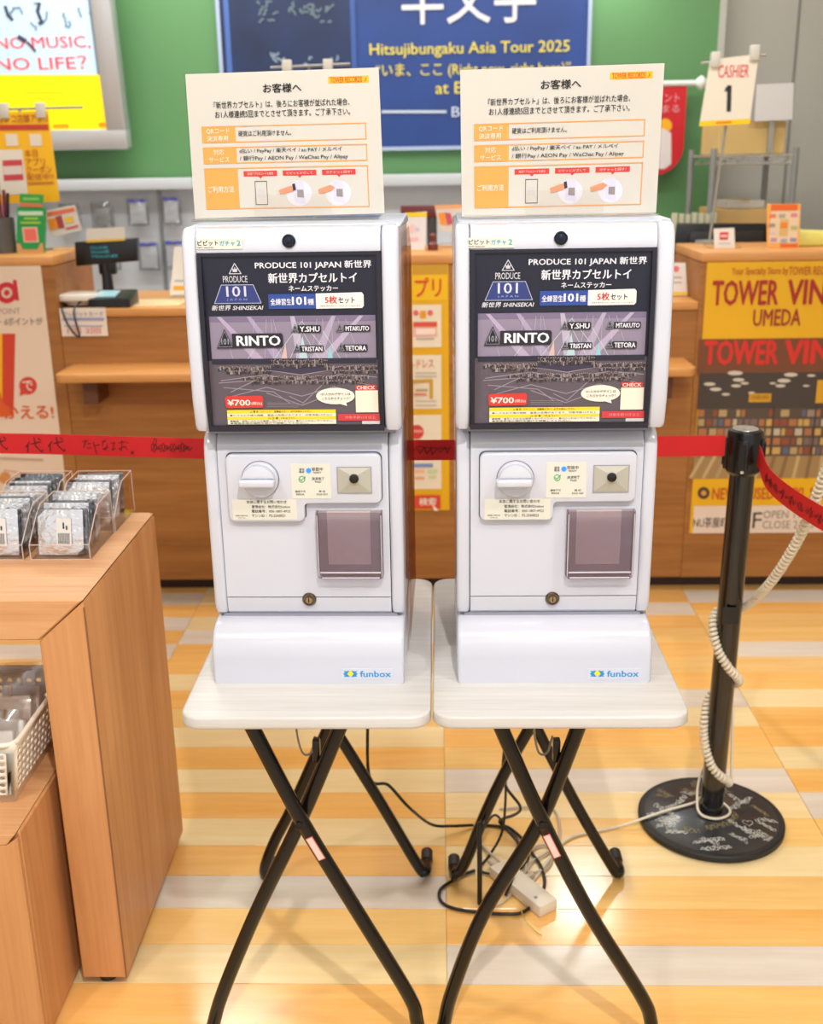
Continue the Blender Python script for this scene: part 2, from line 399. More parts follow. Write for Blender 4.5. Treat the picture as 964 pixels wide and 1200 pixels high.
p.text('at E', 510, 96, 541, 110, (228, 214, 92), 2, 1); p.line([(448, 131), (522, 131)], .012, (190, 206, 226), 2); p.text('B', 529, 125, 539, 137, (190, 206, 226), 2, 1)
scrib(p, 300, 2, 400, 26, 22, .008, (96, 116, 128), 2, 3); scrib(p, 306, 62, 400, 76, 8, .008, (130, 150, 170), 2, 3)
p.done(.4)

# ================================================================== GREY PEGBOARD with hanging bags
PEG = mat('grey_pegboard', (218, 222, 228), .45, var=.02)
t = thing('pegboard', 'pale grey slotted display panel under the green wall', 'display panel', (-.9, 5.1, 0))
b = new(); box(b, -2.2, 1.35, 0, .09, .5, aY(160, 222, 5.1).z)
obj('panel', b, PEG, t)
b = new(); box(b, -2.2, 1.35, -.12, .09, aY(160, 222, 5.1).z, 1.452, .004); obj('ledge', b, mat('pale_ledge', (206, 212, 218), .3), t)
b = new()
for x in (-1.2, -.36, .48, 1.32): box(b, x-.008, x+.008, -.01, 0, .5, 1.41)
obj('slot_strip', b, mat('strip_grey', (160, 164, 168), .4, .5), t)
b = new(); box(b, -2.2, 1.35, -.5, 0, aY(200, 371, 5.0).z-.03, aY(200, 366, 5.0).z, .003); box(b, -2.2, 1.35, -.5, .0, 0, .3)
obj('lower_shelf', b, mat('lower_shelf_grey', (150, 146, 142), .5), t)
BAG = clear('clear_bag', (226, 228, 230), 1.4, .18, .1); BAGW = mat('bag_card', (232, 234, 240), .4, var=.06, vscale=30)
BLU = mat('bag_blue_header', (84, 92, 196), .4)
bags = [(150, 234, 173, 262), (190, 232, 211, 261), (163, 285, 186, 314), (193, 283, 216, 312), (108, 238, 132, 266), (71, 240, 94, 268), (32, 238, 50, 266), (118, 287, 140, 314), (460, 262, 470, 288)]
for i, (x0, y0, x1, y1) in enumerate(bags[:8]):
    a = aY(x0, y0, 5.03); c = aY(x1, y1, 5.03)
    BL_ = ['blue-edged clear bag in the upper pegboard row, above the black customer display stand', 'blue-edged clear bag in the upper pegboard row, nearest the left notice', 'blue-edged clear bag in the lower pegboard row, just right of the customer display', 'blue-edged clear bag in the lower pegboard row, nearest the left machine', 'dull grey clear bag hanging above the customer display', 'dull grey clear bag hanging behind the tilted price card', 'dull grey clear bag hanging behind the green payment card', 'blue-edged clear bag in the lower pegboard row, behind the customer display']
    t = thing('packaged_goods', BL_[i], 'bag', ((a.x+c.x)/2, 5.03, c.z), (0, 0, 0), 'clear bags hung on the grey pegboard')
    w = (c.x-a.x)/2; h = a.z-c.z
    b = new(); g = 5
    for s in (-1, 1):
        vs = [[b.verts.new(((u/g*2-1)*w*1.25, s*.02*math.sin(PI*u/g)*math.sin(PI*v/g)+random.uniform(-.002, .002), h*(v/g*1.15-.1))) for u in range(g+1)] for v in range(g+1)]
        for v in range(g):
            for u in range(g): b.faces.new((vs[v][u], vs[v][u+1], vs[v+1][u+1], vs[v+1][u]))
    obj('bag', b, BAG, t)
    if i < 4 or i == 7:
        b = new(); box(b, -w*.9, w*.9, -.004, .004, 0, h*.97, .002, 1); obj('card', b, BAGW, t)
        b = new(); box(b, -w*.92, w*.92, -.006, .005, h*.88, h); obj('header', b, BLU, t)
    else:
        b = new(); box(b, -w*.8, w*.8, -.006, .006, 0, h*.8, .004, 2); obj('contents', b, mat('bag_grey', (176, 176, 178), .5, var=.15, vscale=25), t)
    b = new(); tube(b, [(0, -.03, h*.98), (0, .06, h*.98)], .003, 6); obj('hook', b, CHROME, t)

# ================================================================== REGISTER COUNTER
YF = 3.7; ZT = 1.21; ZL = 1.044; KZ = .058
def tower(label, x0, x1, zt, group='raised blocks of the register counter'):
    t = thing('counter_block', label, 'counter', ((x0+x1)/2, YF, 0), (0, 0, 0), group); w = (x1-x0)/2
    b = new(); box(b, -w, w, 0, .42, KZ, zt-.035, .002, 1); obj('body', b, CTR, t)
    b = new(); box(b, -w, w, -.002, .425, zt-.033, zt, .006, 2); obj('worktop', b, CTRTOP, t)
    b = new(); box(b, -w+.0, w-.0, .07, .4, 0, KZ); obj('kickboard', b, mat('dark_kick', (52, 30, 20), .5), t)
    return t
def low(label, x0, x1):
    t = thing('counter_section', label, 'counter', ((x0+x1)/2, YF, 0), (0, 0, 0), 'low sections of the register counter'); w = (x1-x0)/2
    b = new(); box(b, -w, w, .004, .55, KZ, ZL-.03, .001, 1); obj('front_panel', b, CTR, t)
    b = new(); box(b, -w, w, .0, .56, ZL-.028, ZL, .004, 2); obj('worktop', b, CTRTOP, t)
    b = new(); box(b, -w, w, .07, .5, 0, KZ); obj('kickboard', b, mat('dark_kick', (52, 30, 20), .5), t)
    return t, w
XL = -1.29; XM0, XM1 = aY(478, 300, YF).x, .34; XR = .868
tower('raised wooden counter block with the point-card poster, left', -2.7, XL, aY(40, 300, YF).z)
tower('raised wooden counter block with the yellow app poster, between the machines', XM0, XM1, ZT)
tower('raised wooden counter block with the record shop poster, right', XR, 2.6, ZT-.005)
for lab, x0, x1, s0, s1 in (('low wooden register counter with narrow shelf, left of the machines', XL, XM0, -1.262, XM0-.02), ('low wooden register counter with narrow shelf, right of the machines', XM1, XR, XM1+.02, .832)):
    t, w = low(lab, x0, x1); cx_ = (x0+x1)/2
    zt = .856; b = new(); prism(b, [(x-cx_, y-YF) for x, y in rrect(s0, s1, 3.5, 3.74, .03, 4)], 'z', zt-.027, zt, .003, 2)
    obj('shelf', b, CTRTOP, t)
    for xb in ((s0+.09, s1-.09) if x0 == XL else (s0+.06, s1-.085)):
        b = new(); box(b, xb-cx_-.025, xb-cx_+.025, -.12, .0, zt-.115, zt-.028, .002, 1); obj('bracket', b, mat('bracket_brown', (96, 56, 34), .5), t)

# posters on the counter fronts
def poster(name, label, cat, Y, corners, m, th=.004, group=None, eps=.001):
    """upright rectangular card; corners px (x0,y0,x1,y1) measured at mid height/width"""
    x0, y0, x1, y1 = corners
    a = aY(x0, (y0+y1)/2, Y).x; c = aY(x1, (y0+y1)/2, Y).x; t_ = aY((x0+x1)/2, y0, Y).z; bo = aY((x0+x1)/2, y1, Y).z
    loc = ((a+c)/2, Y, bo); o = thing(name, label, cat, loc, (0, 0, 0), group)
    b = new(); box(b, -(c-a)/2, (c-a)/2, 0, th, 0, t_-bo); obj('card', b, m, o, 0)
    f = frame_map(loc, (0, 0, 0), 0)
    return o, Print(o, f, 0, eps=eps)
Yp = YF-.006
# -- point poster (left)
o, p = poster('point_poster', 'pinkish-white point card poster with orange lettering on the left counter block', 'poster', Yp, (-60, 312, 70, 700), mat('point_poster_paper', (226, 204, 184), .4))
p.disc(8, 343, 12.5, (200, 30, 52), 1, 20, 6.5); p.rect(16.5, 328, 21, 352, (200, 30, 52), 1); p.disc(8, 343, 3.5, (200, 30, 52), 1)
p.text('d POINT', -10, 361, 24, 368, (170, 150, 140), 1); p.text('カード・dポイントが', -28, 372, 50, 381, (120, 104, 96), 1, .5)
p.poly([(3, 391), (18, 391), (16, 487), (-2, 487)], (204, 60, 36), 1); p.poly([(3, 391), (3, 470), (-6, 440), (-14, 391)], (240, 176, 20), 2); p.poly([(-6, 440), (3, 468), (15, 487), (-2, 489), (-12, 487)], (216, 90, 30), 3)
p.disc(33, 452, 10.5, (208, 60, 50), 1); p.poly([(24, 456), (23, 464), (32, 461)], (208, 60, 50), 1); p.text('で', 27, 446, 39, 458, (240, 225, 210), 2, 1)
p.text('つかえる!', -14, 475, 63, 491, (214, 92, 40), 1, 2.5)
p.line([(-5, 537), (50, 539)], .008, (190, 160, 140), 1); p.line([(5, 551), (40, 556)], .004, (214, 150, 130), 1); p.disc(6, 560, 7, (206, 140, 80), 1)
p.done(.4)
# -- yellow app poster (middle)
o, p = poster('app_poster', 'tall yellow phone app poster on the counter block between the machines', 'poster', Yp, (483, 310, 526, 598), mat('app_yellow', (222, 168, 12), .4, var=.05, vscale=3))
f0 = p.f
p.rect(483, 310, 524, 322, (196, 148, 40), 1); p.rect(483, 322, 524, 352, (232, 184, 10), 1)
p.text('プリ', 486, 325, 517, 348, (206, 46, 30), 2, 1.5)
for (a, c) in ((357, 407), (416, 479), (486, 516), (516, 573)): p.rect(483, a, 517, c, (226, 214, 192), 2)
p.disc(487, 366.5, 3.3, (220, 96, 96), 3); p.rect(492, 364, 499, 373, (222, 150, 20), 3); p.disc(504, 366.5, 3.3, (220, 96, 96), 3)
p.rect(484, 377, 512, 383, (208, 80, 56), 3); p.rect(484, 383, 512, 394, (226, 170, 156), 3); p.rect(487, 385, 510, 392, (236, 216, 204), 4)
p.line([(488, 397), (508, 397)], .005, (170, 160, 150), 3); p.text('-ドレス', 484, 421, 508, 431, (212, 86, 70), 3, .6)
for y in (437, 441, 470, 475): p.line([(487, y), (511, y)], .004, (176, 168, 158), 3)
p.line([(484, 447), (505, 446), (505, 466)], .012, (196, 150, 40), 3); p.rect(485, 453, 500, 463, (232, 210, 170), 3); p.line([(486, 462), (499, 462)], .008, (214, 120, 120), 4); p.line([(488, 457), (500, 457)], .008, (160, 150, 130), 4)
p.disc(488, 506, 8.5, (204, 60, 56), 3); p.line([(484, 505), (494, 505)], .008, (226, 150, 140), 4)
p.rect(483, 543, 507, 547.5, (120, 140, 186), 3); p.line([(487, 552), (496, 552)], .014, (232, 180, 150), 3); p.line([(487, 560), (496, 560)], .01, (226, 160, 130), 3); p.line([(502, 552), (511, 552)], .014, (190, 206, 160), 3); p.line([(503, 559), (510, 559)], .01, (190, 206, 160), 3)
p.rect(485, 580, 516, 596, (206, 64, 40), 3); p.text('検索', 491, 583, 511, 592, (236, 226, 210), 4, 1.5); p.poly([(506, 590), (514, 598), (509, 598)], (240, 232, 220), 5)
p.done(.4)
# -- record shop poster (right)
o, p = poster('record_shop_poster', 'large yellow and brown record shop poster on the right counter block', 'poster', Yp, (818, 306, 1085, 624), mat('shop_poster_yellow', (230, 176, 10), .4, var=.03, vscale=3))
DR = (168, 36, 24); x2 = 1078
p.text('Your Specialty Store by', 857, 313, 923, 324, (186, 70, 20), 2, .6); p.text('TOWER RECORDS', 924, 312, 985, 322, (186, 70, 20), 2, .6)
p.text('TOWER', 834, 328, 912, 358, DR, 2, 2.6); p.text('VINYL', 922, 327, 1000, 357, DR, 2, 2.6); p.text('UMEDA', 882, 362, 938, 382, (160, 50, 26), 2, 2)
p.rect(818, 396, x2, 436, (116, 66, 36), 1); p.text('TOWER', 824, 398, 912, 428, (212, 46, 34), 2, 4.2); p.text('VINYL', 918, 397, 1012, 427, (212, 46, 34), 2, 4.2)
p.rect(818, 436, x2, 478, (66, 56, 50), 1); p.rect(816, 478, x2, 536, (84, 70, 58), 1); p.rect(812, 534, x2, 560, (158, 128, 84), 1)
for x, y, r in ((861, 437, 9), (865, 445, 7), (862, 452, 6), (872, 449, 5), (838, 456, 7), (831, 450, 7), (850, 462, 5), (926, 439, 8), (918, 446, 8), (914, 452, 6), (905, 449, 4), (944, 452, 4), (880, 460, 4), (950, 440, 5)):
    p.poly([(x+r*math.cos(a*PI/5), y+r*.3*math.sin(a*PI/5)) for a in range(10)], (206, 198, 182), 2)
p.rect(877, 461, 903, 471, (208, 156, 30), 2); p.text('TOWER VINYL', 879, 463, 901, 468, (120, 60, 20), 3); p.rect(956, 445, 985, 472, (214, 160, 30), 2)
random.seed(11)
for y in range(480, 532, 11):
    x = 818
    while x < 1000:
        w = random.uniform(5, 11); c = random.choice([(178, 152, 106), (196, 160, 90), (150, 132, 118), (120, 100, 96), (140, 74, 52), (94, 96, 122), (190, 178, 156), (170, 110, 70)])
        if y > 488 or random.random() < .6: p.rect(x, y, x+w-1, y+8, c, 2)
        x += w+random.uniform(0, 2)
for x in (904, 953): p.rect(x-1, 474, x+1, 532, (60, 48, 40), 3)
for k in range(14): x = 815+k*14; p.line([(x+8, 535), (x-6+k, 559)], .012, random.choice([(176, 148, 104), (132, 102, 64), (190, 166, 120)]), 2)
p.disc(824, 577.5, 7, (62, 52, 44), 2); p.disc(824, 577.5, 3.2, (214, 150, 60), 3)
p.text('NEW & USED VINYL STORE', 834, 571, 985, 585, (196, 84, 26), 2, 2)
p.rect(812, 592, x2, 624, (224, 206, 192), 1); p.text('NU茶屋町', 812, 606, 852, 618, (70, 60, 56), 2, .5); p.text('6F', 866, 600, 892, 619, (60, 52, 50), 2)
p.text('OPEN 11:00', 894, 598, 953, 607, (130, 120, 116), 2); p.text('CLOSE 21:00', 893, 610, 953, 619, (130, 120, 116), 2)
p.done(.4)

# ================================================================== THINGS ON / BEHIND THE COUNTER
ZTL = aY(40, 300, YF).z
def clips(o, pts):  # clear clips on a thin rod, local coords
    for (x, z) in pts:
        b = new(); box(b, x-.016, x+.016, -.01, .012, z-.03, z+.02, .004, 2); obj('clip', b, mat('milky_clip', (206, 204, 194), .3), o)
# yellow hanging app sign, left
def qcard(name, label, cat, Y, quad, m, th=.003, group=None, base=None):
    P_ = [aY(*q, Y) for q in quad]; loc = Vector((sum(q.x for q in P_)/4, Y, base if base is not None else min(q.z for q in P_)))
    o = thing(name, label, cat, loc, (0, 0, 0), group); b = new(); plate(b, [q-loc for q in P_], th); obj('card', b, m, o, 0)
    return o, Print(o, frame_map(loc, (0, 0, 0), 0), 0, eps=.0008), loc
o, p, L0 = qcard('hanging_sign', 'yellow app coupon sign hanging from clips above the left counter block', 'sign', 3.95, [(-14, 132), (56, 130), (70, 236), (-4, 239)], mat('sign_yellow', (250, 190, 16), .4), base=ZTL)
p.text('タワレコ店舗アプリ', -10, 134, 56, 144, (170, 76, 20), 2, .6); p.line([(-8, 149.5), (55, 149)], .018, (196, 60, 40), 2)
for x in (7, 35): p.rect(x, 157, x+14, 171, (232, 222, 204), 2)
p.poly([(-6, 176), (26, 175), (33, 227), (1, 229)], (232, 226, 214), 2); p.poly([(3, 188), (26, 187), (28, 211), (5, 212)], (206, 70, 76), 3); p.poly([(4, 195), (26, 194), (27, 204), (5, 205)], (228, 214, 206), 4)
for s, (x0, y0, x1, y1) in (('本日', (29, 175, 44, 184)), ('アプリ', (30, 185, 53, 194)), ('クーポン', (31, 194, 61, 203)), ('配信中!!', (32, 203, 63, 211))): p.text(s, x0, y0, x1, y1, (196, 96, 20), 2, 1)
p.line([(33, 215), (62, 214)], .008, (206, 120, 20), 2)
p.done(.4)
b = new(); h = aY(20, 128, 3.95).z-ZTL; tube(b, [(.0, .02, 0), (.0, .02, h)], .006, 8); tube(b, [(-.2, .02, h), (.22, .02, h+.004)], .004, 6); lathe(b, [(.06, 0), (.06, .008), (.01, .012)], (0, .02, 0)); obj('stand', b, STEEL, o)
clips(o, [(aY(4, 126, 3.95).x-L0.x, h), (aY(47, 124, 3.95).x-L0.x, h)])
# green payment card
o, p, L0 = qcard('payment_card', 'green payment service card stand on the left counter block', 'sign', 3.84, [(20, 243), (52, 244), (51, 299), (19, 299)], mat('card_green', (16, 154, 74), .4), .02, base=ZTL)
p.rect(20, 285, 51, 299, (216, 160, 104), 1); p.poly([(21, 280), (50, 280), (44, 292), (27, 292)], (16, 154, 74), 2); p.rect(27, 266, 45, 284, (224, 190, 160), 3); p.rect(29, 268, 43, 282, (232, 110, 100), 4)
p.line([(23, 250), (49, 250)], .014, (190, 226, 196), 2); p.line([(29, 256), (44, 256)], .008, (150, 206, 60), 2); p.line([(25, 261), (47, 261)], .008, (150, 206, 60), 2)
p.poly([(23, 227), (50, 228), (50, 242), (23, 241)], (56, 158, 60), 1); p.poly([(23, 237), (50, 239), (50, 243), (23, 242)], (206, 120, 80), 2); p.line([(28, 233), (45, 233)], .01, (120, 200, 90), 2)
p.done(.4)
b = new(); a_ = [aY(*q, 3.842)-L0 for q in ((23, 227), (50, 228), (50, 244), (23, 244))]; plate(b, a_, .01); obj('header', b, mat('card_green', 0), o, 0)
# pop card left
o, p, L0 = qcard('price_card', 'tilted white snack campaign card beside the green payment card', 'sign', 3.9, [(52, 247), (87, 240), (96, 270), (60, 278)], WPAPER, .004, base=ZTL)
p.poly([(55, 249), (87, 243), (88, 248), (56, 254)], (226, 110, 70), 1); p.poly([(56, 257), (66, 255), (69, 268), (59, 270)], (232, 140, 40), 2); p.poly([(65, 254), (72, 252), (76, 267), (69, 268)], (160, 60, 60), 2); p.line([(78, 258), (84, 257)], .02, (232, 190, 60), 2); p.line([(78, 268), (91, 265)], .008, (210, 90, 80), 2)
p.done(.4)
b = new(); box(b, -.05, .05, .0, .06, 0, .012, .003); tube(b, [(0, .02, 0), (.0, .01, .1)], .008, 8); obj('stand', b, CLEAR, o)
# dark device, left edge
t = thing('pen_cup', 'dark grey pen stand holding pens at the left end of the counter', 'pen stand', (aY(6, 298, 3.85).x, 3.85, ZTL))
b = new(); lathe(b, [(.04, 0), (.045, .12), (.04, .12), (.036, .01)], n=20); obj('cup', b, mat('cup_grey', (96, 94, 92), .4, .4), t)
for i in range(5):
    b = new(); a = i*1.3; tube(b, [(.015*math.cos(a), .015*math.sin(a), .02), (.035*math.cos(a), .035*math.sin(a), .2+.01*i)], .006, 8); obj('pen', b, mat('pen_%d' % (i % 3), [(30, 30, 34), (120, 30, 50), (60, 60, 64)][i % 3], .4), t)
# customer display on low counter
Z0 = ZL
t = thing('customer_display', 'black customer display with cyan text on a swivel stand at the left register', 'display', (aY(128, 350, 3.86).x, 3.86, Z0))
f = frame_map(t.location, (0, 0, 0), -.02)
b = new(); lathe(b, [(.05, 0), (.05, .012), (.02, .02)], n=20); tube(b, [(0, 0, .015), (0, 0, .09), (-.005, -.0, .16)], [.022, .018, .02], 10); box(b, -.025, .035, -.012, .02, .1, .16, .006); obj('stand', b, BLACKP, t)
c0, c1, c2, c3 = [f(*q) for q in ((87, 284), (160, 279), (161, 306), (89, 312))]
b = new(); prism(b, [c0, c1, c2, c3], 'y', -.02, .02, .003); obj('head', b, BLACKP, t)
p = Print(t, f, -.0205, eps=.001); 
for y, a, c in ((290, 106, 126), (295, 107, 128), (300, 108, 138)): p.text('いらっしゃいませ', a, y-2, c, y+2, (50, 170, 186), 1, .4)
p.done(.3, .45)
q0 = [f(*q) for q in ((102, 268), (146, 266), (147, 281), (102, 283))]
b = new(); prism(b, q0, 'y', -.028, -.024); obj('note', b, WPAPER, t)
b = new(); prism(b, [f(*q) for q in ((102, 281), (147, 279), (147, 281.6), (102, 284))], 'y', -.03, -.029); obj('note_edge', b, mat('note_yellow', (226, 186, 70), .5), t)
# card reader
t = thing('card_reader', 'black card payment terminal on the counter beside the display stand', 'card terminal', (aY(133, 358, 3.78).x, 3.78, Z0))
b = new(); prism(b, [(-.06, 0), (.06, 0), (.06, .05), (-.06, .03)], 'x', -.07, .075, .008); obj('body', b, BLACKP, t)
b = new(); M_ = Matrix.Translation((-.02, 0, .041)) @ Matrix.Rotation(.166, 4, 'X'); box(b, -.03, .04, -.04, .03, 0, .004, M=M_); obj('screen', b, mat('reader_screen', (150, 190, 200), .3, emit=.4), t)
b = new(); tube(b, catmull([(-.075, 0, .02), (-.1, -.05, .02), (-.11, -.094, -.01), (-.1, -.093, -.09), (-.13, -.093, -.06), (-.15, -.092, .004), (-.16, 0, .01)]), .003, 6); obj('cable', b, BLACKP, t)
# bowl/ hand sanitiser reader
t = thing('coin_dish', 'white rounded reader dish at the left end of the low counter', 'dish', (aY(91, 358, 3.8).x+.014, 3.79, Z0))
b = new(); prism(b, rrect(-.055, .055, -.05, .05, .03, 5), 'z', .006, .022, .004); 
for v in b.verts:
    k = .75 if v.co.z < .012 else 1
    v.co.x *= k; v.co.y *= k
prism(b, rrect(-.075, .075, -.065, .065, .035, 5), 'z', .022, .045, .006); obj('dish', b, mat('dish_white', (224, 218, 208), .25), t)
b = new(); prism(b, rrect(-.035, .035, -.035, .035, .02, 5), 'z', 0, .007); obj('foot', b, BLACKP, t)
# notice taped on front
o, p = poster('taped_notice', 'small white notice taped to the low counter under the dish', 'notice', YF-.006, (71, 361, 125, 394), mat('notice_paper', (228, 216, 204), .4))
p.text('クレジットカード', 74, 365, 121, 371, (112, 110, 160), 1, .4); p.line([(74, 374), (121, 374)], .01, (150, 150, 196), 1); p.text('1回 2回', 79, 384, 118, 391, (220, 110, 110), 1, .5); p.line([(76, 382), (120, 382)], .004, (150, 150, 180), 1)
p.done(.4)
# tall white stand near left machine + leaflets
o, p, L0 = qcard('counter_sign', 'tall white counter sign behind the left machine', 'sign', 3.92, [(204, 290), (236, 289), (236, 345), (199, 346)], mat('sign_white', (236, 234, 230), .4), .004)
o.location.z = Z0; 
for c in o.children: c.location.z = L0.z-Z0
p.rect(203, 335, 232, 340, (240, 176, 40), 1); p.line([(205, 329), (230, 329)], .005, (150, 180, 180), 1)
p.done(.4)
for c in o.children: c.location.z = L0.z-Z0
b = new(); box(b, -.07, .07, -.02, .06, 0, .012, .003); box(b, -.07, .07, .006, .01, .01, L0.z-Z0+.03); obj('stand', b, CLEAR, o)
t = tag(obj('leaflet', (lambda b: (box(b, -.16, .1, -.12, .08, 0, .004), b)[1])(new()), mat('leaflet_print', (236, 200, 150), .4, var=.14, vscale=30), None, 0, (aY(185, 352, 3.86).x, 3.86, Z0)), 'flat printed leaflet lying on the low counter beside the card terminal', 'leaflet')
# small items on middle block
o, p, L0 = qcard('upright_leaflet', 'upright white leaflet with yellow edges on the block between the machines', 'leaflet', 3.85, [(474, 250), (500, 248), (497, 296), (473, 297)], mat('leaf_white', (232, 228, 232), .4), .012, base=ZT)
for c in o.children: pass
p.rect(474, 249, 500, 254, (250, 216, 20), 1); p.rect(473, 293, 498, 297, (248, 196, 20), 1); p.disc(483, 268, 5, (240, 206, 206), 1); p.disc(489, 269, 2.4, (196, 204, 232), 1); p.line([(478, 281), (489, 280)], .012, (240, 190, 196), 1)
p.done(.4)
o, p, L0 = qcard('price_card', 'tilted white campaign card above the block between the machines', 'sign', 4.0, [(509, 241), (548, 239), (548, 274), (515, 271)], WPAPER, .004, base=ZT)
p.poly([(513, 250), (521, 249), (523, 264), (516, 263)], (236, 150, 50), 1); p.poly([(521, 249), (528, 250), (531, 262), (524, 264)], (196, 80, 100), 2); p.line([(511, 243), (546, 241)], .012, (236, 170, 110), 1)
p.done(.4)
b = new(); box(b, -.05, .05, .0, .06, 0, .012, .003); tube(b, [(0, .02, 0), (.0, .01, .12)], .006, 8); obj('stand', b, CLEAR, o)
t = tag(obj('rubber_stamp', (lambda b: (lathe(b, [(.018, 0), (.018, .02), (.008, .03), (.012, .05), (.006, .058)], n=16), b)[1])(new()), mat('stamp_red', (112, 52, 44), .4), None, 35, (aY(507, 293, 3.88).x, 3.88, ZT)), 'small dark red stamp beside the upright leaflet', 'stamp')
t = thing('register_monitor', 'dark red and black till monitor back beyond the middle block', 'monitor', (aY(500, 290, 4.35).x, 4.35, ZL-.1))
b = new(); box(b, -.1, .08, 0, .03, aY(495, 256, 4.35).z-ZL+.1, aY(495, 241, 4.35).z-ZL+.1, .004); obj('panel', b, mat('monitor_maroon', (104, 40, 44), .4), t)
b = new(); tube(b, [(.02, .02, 0), (.02, .02, aY(495, 250, 4.35).z-ZL+.1)], .02, 10); lathe(b, [(.08, 0), (.08, .015)], (.02, .02, 0)); obj('stand', b, mat('stand_grey', (70, 68, 68), .4), t)
# back service desk that carries it
t = thing('service_desk', 'white service desk behind the register counter', 'desk', (-.3, 4.45, 0))
b = new(); box(b, -2.0, 2.9, -.17, .1, 0, ZL-.13); obj('cabinet', b, mat('desk_grey', (176, 172, 166), .5), t)
b = new(); box(b, -2.0, 2.9, -.18, .12, ZL-.13, ZL-.1, .003); obj('worktop', b, mat('desk_white', (208, 206, 200), .4), t)
# white card on right low counter
o, p, L0 = qcard('counter_sign', 'small white sign on the low counter right of the machines', 'sign', 3.84, [(783, 308), (803, 308), (805, 347), (783, 347)], mat('sign_white', 0), .004, base=ZL)
p.disc(792, 315, 3.6, (232, 120, 130), 1); p.line([(787, 325), (798, 325)], .004, (180, 176, 172), 1); p.line([(787, 331), (798, 331)], .004, (180, 176, 172), 1); p.rect(783, 342, 805, 346, (240, 206, 70), 1)
p.done(.4)
b = new(); box(b, -.04, .04, .0, .05, 0, .01, .002); obj('foot', b, CLEAR, o)
# right block items
ZR = ZT-.005
o, p, L0 = qcard('payment_sign', 'small white square sign with a red emblem on the right counter block', 'sign', 3.86, [(836, 268), (860, 267), (861, 291), (837, 292)], mat('sign_white', 0), .004, base=ZR)
p.rect(843, 272, 853, 281, (214, 60, 60), 1); p.line([(845, 276.5), (851, 276.5)], .008, (240, 200, 200), 2); p.line([(842, 285), (855, 285)], .004, (190, 200, 200), 1)
p.done(.4)
b = new(); box(b, -.055, .055, -.02, .07, 0, .012, .003); obj('foot', b, CLEAR, o)
o, p, L0 = qcard('menu_card', 'orange-bordered payment list card standing on the right counter block', 'sign', 3.85, [(899, 239), (938, 239), (936, 291), (899, 290)], mat('menu_orange', (250, 184, 96), .4), .01, base=ZR)
p.rect(902, 247, 935, 285, (236, 214, 180), 1); p.line([(905, 243), (932, 243)], .02, (236, 110, 40), 2); p.rect(913, 257, 923, 276, (226, 186, 120), 2); p.rect(914, 261, 922, 267, (240, 140, 40), 3)
for x, y, c in ((905, 253, (236, 130, 90)), (930, 252, (232, 140, 160)), (904, 264, (170, 150, 140)), (930, 267, (190, 190, 120)), (906, 281, (190, 150, 180)), (918, 282, (170, 170, 190)), (929, 281, (150, 150, 180)), (905, 272, (220, 210, 210)), (916, 253, (180, 170, 160))): p.line([(x-2.5, y), (x+2.5, y)], .012, c, 2)
p.line([(915, 288), (933, 288)], .012, (236, 110, 40), 2)
p.done(.4)
t = thing('till_monitor', 'black till monitor seen over the right counter block', 'monitor', (aY(846, 290, 4.22).x, 4.22, ZL-.1))
zz = ZL-.1
b = new(); prism(b, [aY(*q, 4.22).xz-Vector((t.location.x, zz)) for q in ((795, 262), (899, 262), (899, 310), (787, 310))], 'y', 0, .04, .006); obj('screen_back', b, BLACKP, t)
b = new(); prism(b, [aY(*q, 4.22).xz-Vector((t.location.x, zz)) for q in ((808, 272), (894, 270), (892, 300), (806, 300))], 'y', -.01, .002, .003); obj('vent_panel', b, mat('monitor_grey', (40, 40, 42), .35), t)
b = new(); box(b, -.03, .03, .0, .05, .01, .2); box(b, -.1, .1, -.05, .1, 0, .012, .004); obj('stand', b, BLACKP, t)
t = thing('document_tray', 'pale papers filed upright behind the right till monitor', 'papers', (aY(812, 262, 4.36).x, 4.36, ZL-.1))
b = new(); 
for k in range(7): x = -.08+.025*k; box(b, x, x+.018, 0, .02, 0, aY(812, 250+k % 3, 4.32).z-zz)
obj('file', b, mat('file_cream', (206, 208, 180), .5, var=.08, vscale=30), t)
b = new(); box(b, -.1, .1, -.02, .04, 0, .05); obj('tray', b, mat('tray_grey', (120, 120, 118), .4), t)
t = tag(obj('shopping_bag', (lambda b: (prism(b, [(-.1, 0), (.16, 0), (.17, .03), (.12, .045), (-.08, .055)], 'y', 0, .1, .01), b)[1])(new()), mat('bag_yellow', (232, 226, 120), .35, var=.08, vscale=18), None, 35, (aY(955, 291, 3.88).x, 3.88, ZR)), 'pale yellow bag lying on the right counter block', 'bag')
# cashier sign
o, p, L0 = qcard('cashier_sign', 'white hanging sign reading CASHIER 1 on a thin pole', 'sign', 4.08, [(832, 70), (889, 63), (878, 145), (819, 148)], mat('cashier_paper', (232, 226, 210), .45), .003, base=ZR)
p.text('CASHIER', 841, 76, 877, 91, (224, 60, 66), 1, .5, .05); p.poly([(852, 100), (857, 100), (856, 131), (851, 131), (851.6, 107), (848.5, 107.5), (849, 104.5)], (34, 32, 30), 1)
p.poly([(820.3, 142), (879.5, 139), (878, 145), (819, 148)], (252, 208, 0), 1); p.line([(839, 144), (856, 143)], .006, (226, 110, 30), 2)
p.done(.4)
b = new(); h = aY(860, 66, 4.08).z-ZR; tube(b, [(-.03, .02, 0), (.0, .02, aY(852, 148, 4.08).z-ZR), (.0, .02, h)], .005, 8); lathe(b, [(.05, 0), (.05, .01)], (-.03, .02, 0))
pa, pb = aY(822, 74, 4.08)-L0, aY(899, 64, 4.08)-L0; tube(b, [(pa.x, .01, pa.z), (pb.x, .01, pb.z)], .004, 6); obj('pole', b, mat('pole_grey', (160, 158, 150), .35, .3), o)
